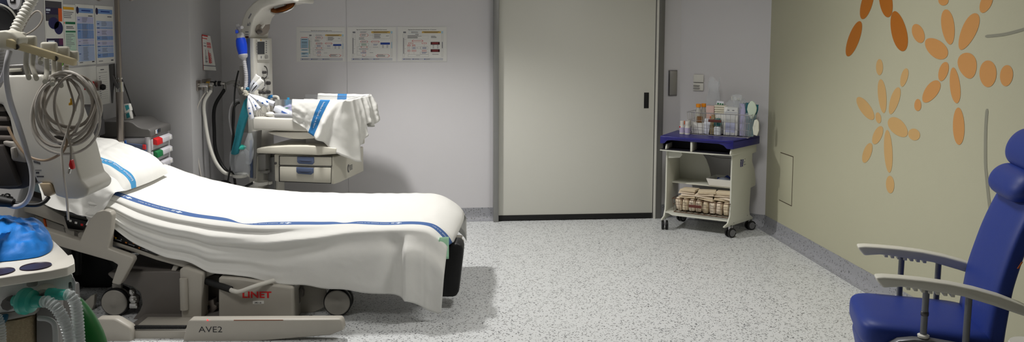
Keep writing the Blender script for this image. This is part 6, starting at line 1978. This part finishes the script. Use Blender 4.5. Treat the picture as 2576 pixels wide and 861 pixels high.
for s_ in (0, GAP):
    b = MB(); b.prism([ch(f, s_, z) for f, z in AFS], SA*.055, bev=.008, seg=3); arm_ = b.build('armrest', M_arm, ac)
    b = MB()
    f0, f1 = -.10, -.30
    for k in range(7):
        f = -.115-.024*k
        zq = lerp1(-f, [-a[0] for a in AFS[2:11]], [a[1] for a in AFS[2:11]])
        b.box(ch(f, s_+.028, zq-.004), (.013, .04, .014), (FA, SA, UZ), bev=.002)
    b.build('notch_rack', M_arm, arm_)
    for fp, zb_ in ((-.178, .40), (-.315, .36)):
        zq = lerp1(-fp, [-a[0] for a in AFS[2:11]], [a[1] for a in AFS[2:11]])
        b = MB(); b.tube([ch(fp, s_+.03, zq+.006), ch(fp+.004, s_+.03, zb_)], .0115, 16); po_ = b.build('arm_post', M_leg, ac)
        if fp > -.2:
            b = MB(); b.lathe([(.0, -.004), (.019, -.004), (.02, .004), (.0125, .008), (0, .008)], ch(fp+.003, s_+.03, .418), (0, 0, 1), 24); tag(b.build('post_ring', M_white, po_), 'white ring', None)
            b = MB(); b.lathe([(.012, -.006), (.0135, -.004), (.0135, .008), (.012, .01)], ch(fp+.002, s_+.03, .50), (0, 0, 1), 20); b.build('post_band', M_dsteel, po_)
    # side frame and legs
    b = MB()
    arc = [(-.02, .30), (-.03, .34), (-.055, .375), (-.09, .40), (-.14, .41), (-.20, .412), (-.34, .40), (-.50, .38), (-.50, .33), (-.34, .35), (-.2, .36), (-.13, .355), (-.09, .34), (-.07, .31), (-.06, .25), (-.04, .03), (.0, .03)]
    b.prism([ch(f, s_+.005, z) for f, z in arc], SA*.04, bev=.006); b.build('side_frame', M_leg, ac)
    b = MB(); b.tube([ch(-.47, s_+.025, .36), ch(-.56, s_+.025, .03)], .016, 14); b.build('leg', M_leg, ac)
    for f in (-.02, -.56):
        b = MB(); b.lathe([(0, 0), (.02, 0), (.02, .03), (0, .035)], ch(f, s_+.025, 0), (0, 0, 1), 18); b.build('foot', M_black, ac)
# seat: a rounded cushion
SQ = lambda v, p: math.copysign(abs(v)**p, v)


def seatf(p):
    q = V((SQ(p.x, .32), SQ(p.y, .36), SQ(p.z, .55)))
    q.z += .10*(p.x) - .10*(1-q.y*q.y)*.5
    return q


b = MB(); b.ball(ch(-.205, .245, .385), (.235, .205, .062), (FA, SA, UZ), 64, fn=seatf); b.build('seat', M_blue, ac, smooth=60)
b = MB(); b.prism([ch(.0, .08, .335), ch(.012, .08, .30), (ch(-.04, .08, .06)), ch(-.075, .08, .06), ch(-.03, .08, .335)], SA*.33, bev=.015, seg=3); b.build('leg_rest', M_blue, ac)
b = MB(); b.box(ch(-.25, .245, .33), (.44, .40, .03), (FA, SA, UZ), bev=.005); b.build('seat_frame', M_leg, ac)
# back: curved profile swept across, edges rounded
FB = [(.34, -.375), (.44, -.383), (.52, -.392), (.6, -.402), (.7, -.425), (.78, -.447), (.86, -.475), (.94, -.508), (1.02, -.54), (1.08, -.562), (1.11, -.575)]
BZ = [a for a, c in FB]; BFv = [c for a, c in FB]


def backf(u, v):      # u round the section, v up
    z = .33+.79*v
    f0_ = lerp1(z, BZ, BFv)
    a = 2*PI*u
    th = .036*(1-.25*v)
    s_ = .245+.19*SQ(math.cos(a), .28)*(1-.10*v*v)
    f = f0_-.036+th*SQ(math.sin(a), .55)+.012*math.cos(PI*(s_-.245)/.4)*(1 if math.sin(a) > 0 else 0)
    k = 1 if v < .965 else math.sqrt(max(0, 1-((v-.965)/.035)**2))
    return ch(f0_-.036+(f-f0_+.036)*max(.02, k), .245+(s_-.245)*(.9+.1*k), z)


b = MB(); b.grid(backf, 72, 60, closeu=True); b.build('backrest', M_blue, ac, smooth=70)
# headrest roll
def headf(p): return V((p.x, SQ(p.y, .4), p.z))


b = MB(); b.ball(ch(-.498, .245, .962), (.05, .165, .062), (FA, SA, (UZ-FA*.32).normalized()), 48, fn=headf); hr = b.build('headrest', M_blue, ac, smooth=70)
b = MB(); b.ball(ch(-.55, .245, 1.085), (.046, .175, .075), (FA, SA, (UZ-FA*.3).normalized()), 48, fn=headf); b.build('head_cushion', M_blue, ac, smooth=70)
q = cpx(2566, 668, .05)
b = MB(); b.box(q, (.004, .003, .028), (FA, SA, (UZ-FA*.5).normalized())); tag(b.build('tag', mat('orange tag', (190, 96, 30), .5), ac), 'small orange tag', None)
# white table edge at the corner of the picture
t = thing('side_table', 'white rounded table edge at the lower right corner of the photo', 'table', (1.62, 2.05, 0))
o = at(2597, 866, z=.56)
t.location = (o.x, o.y, 0); WO[t] = V((o.x, o.y, 0))
b = MB(); b.lathe([(0, -.026), (.05, -.026), (.061, -.018), (.063, -.007), (.06, .0), (0, 0)], V((o.x, o.y, .56)), (0, 0, 1), 40); b.build('top', M_white, t)
b = MB(); b.tube([V((o.x, o.y, .015)), V((o.x, o.y, .54))], .016, 16); b.build('post', M_leg, t)
b = MB(); b.lathe([(0, 0), (.11, 0), (.11, .012), (.03, .022), (0, .022)], V((o.x, o.y, 0)), (0, 0, 1), 36); b.build('base', M_leg, t)
# ================================================================== light
def area(name, loc, sx, sy, power, rgb=(255, 253, 250), aim=None):
    l = bpy.data.lights.new(name, 'AREA'); l.shape = 'RECTANGLE'; l.size = sx; l.size_y = sy; l.energy = power; l.color = lin(rgb)
    o = bpy.data.objects.new(name, l); COL.objects.link(o); o.location = loc
    if aim is not None: o.rotation_euler = (V(aim)-V(loc)).to_track_quat('-Z', 'Y').to_euler()
    return o


M_diff = mat('lamp diffuser', (250, 248, 240), .5, emit=((255, 248, 238), 2.0))


SPOT, SPA, SPB = 200, 116, .5


def panel(loc, sx, sy, power, lab, spread=180):
    t = thing('ceiling_light', lab, 'lamp', (loc[0], loc[1], ZC-.05))
    b = MB()
    for dx, dy, wx, wy in ((sx/2+.01, 0, .03, sy+.05), (-sx/2-.01, 0, .03, sy+.05), (0, sy/2+.01, sx+.05, .03), (0, -sy/2-.01, sx+.05, .03)):
        b.box((loc[0]+dx, loc[1]+dy, ZC-.02), (wx, wy, .04), bev=.004)
    b.build('frame', M_white, t)
    b = MB(); b.box((loc[0], loc[1], ZC-.012), (sx, sy, .02)); b.build('diffuser', M_diff, t)
    area('panel_lamp', (loc[0], loc[1], ZC-.03), sx*.95, sy*.95, power).data.spread = math.radians(spread)


LP, LA = V((-.98, 5.10, 2.50)), V((-.30, 4.55, .5))
t = thing('examination_lamp', 'round examination lamp hanging from the ceiling above the far side of the bed', 'lamp', LP)
ld_ = (LA-LP).normalized()
b = MB(); b.lathe([(.0, -.09), (.05, -.085), (.15, -.05), (.2, .0), (.2, .02), (.19, .02), (.185, .0), (0, -.03)], LP-ld_*.02, ld_, 40); b.build('lamp_shade', M_white, t)
b = MB(); b.tube(cr([LP-ld_*.10, LP-ld_*.16+UZ*.02, V((LP.x-.12, LP.y-.05, 2.6)), V((LP.x-.12, LP.y-.05, ZC-.03))], 6), .018, 12); b.build('arm', M_white, t)
b = MB(); b.lathe([(0, 0), (.07, 0), (.06, -.03), (0, -.03)], V((LP.x-.12, LP.y-.05, ZC-.001)), (0, 0, 1), 28); b.build('ceiling_mount', M_white, t)
l = bpy.data.lights.new('examination_light', 'SPOT'); l.energy = SPOT; l.spot_size = math.radians(SPA); l.spot_blend = SPB; l.shadow_soft_size = .11; l.color = lin((255, 253, 250))
o = bpy.data.objects.new('examination_light', l); COL.objects.link(o); o.location = LP+ld_*.03
o.rotation_euler = ld_.to_track_quat('-Z', 'Y').to_euler()
panel((1.2, 3.8), .6, .6, 22, 'square ceiling light above the open floor', 150)
panel((-1.7, 2.1), .6, .6, 15, 'square ceiling light behind the camera position', 105)
w = bpy.data.worlds.new('world'); SC.world = w; w.use_nodes = True
w.node_tree.nodes['Background'].inputs['Color'].default_value = (.05, .05, .055, 1)
vs = SC.view_settings
vs.view_transform = 'Standard'; vs.look = 'None'; vs.gamma = 1; vs.exposure = .06; vs.use_curve_mapping = False
SC.display_settings.display_device = 'sRGB'
SC.cycles.max_bounces = 8
SC.cycles.transparent_max_bounces = 16
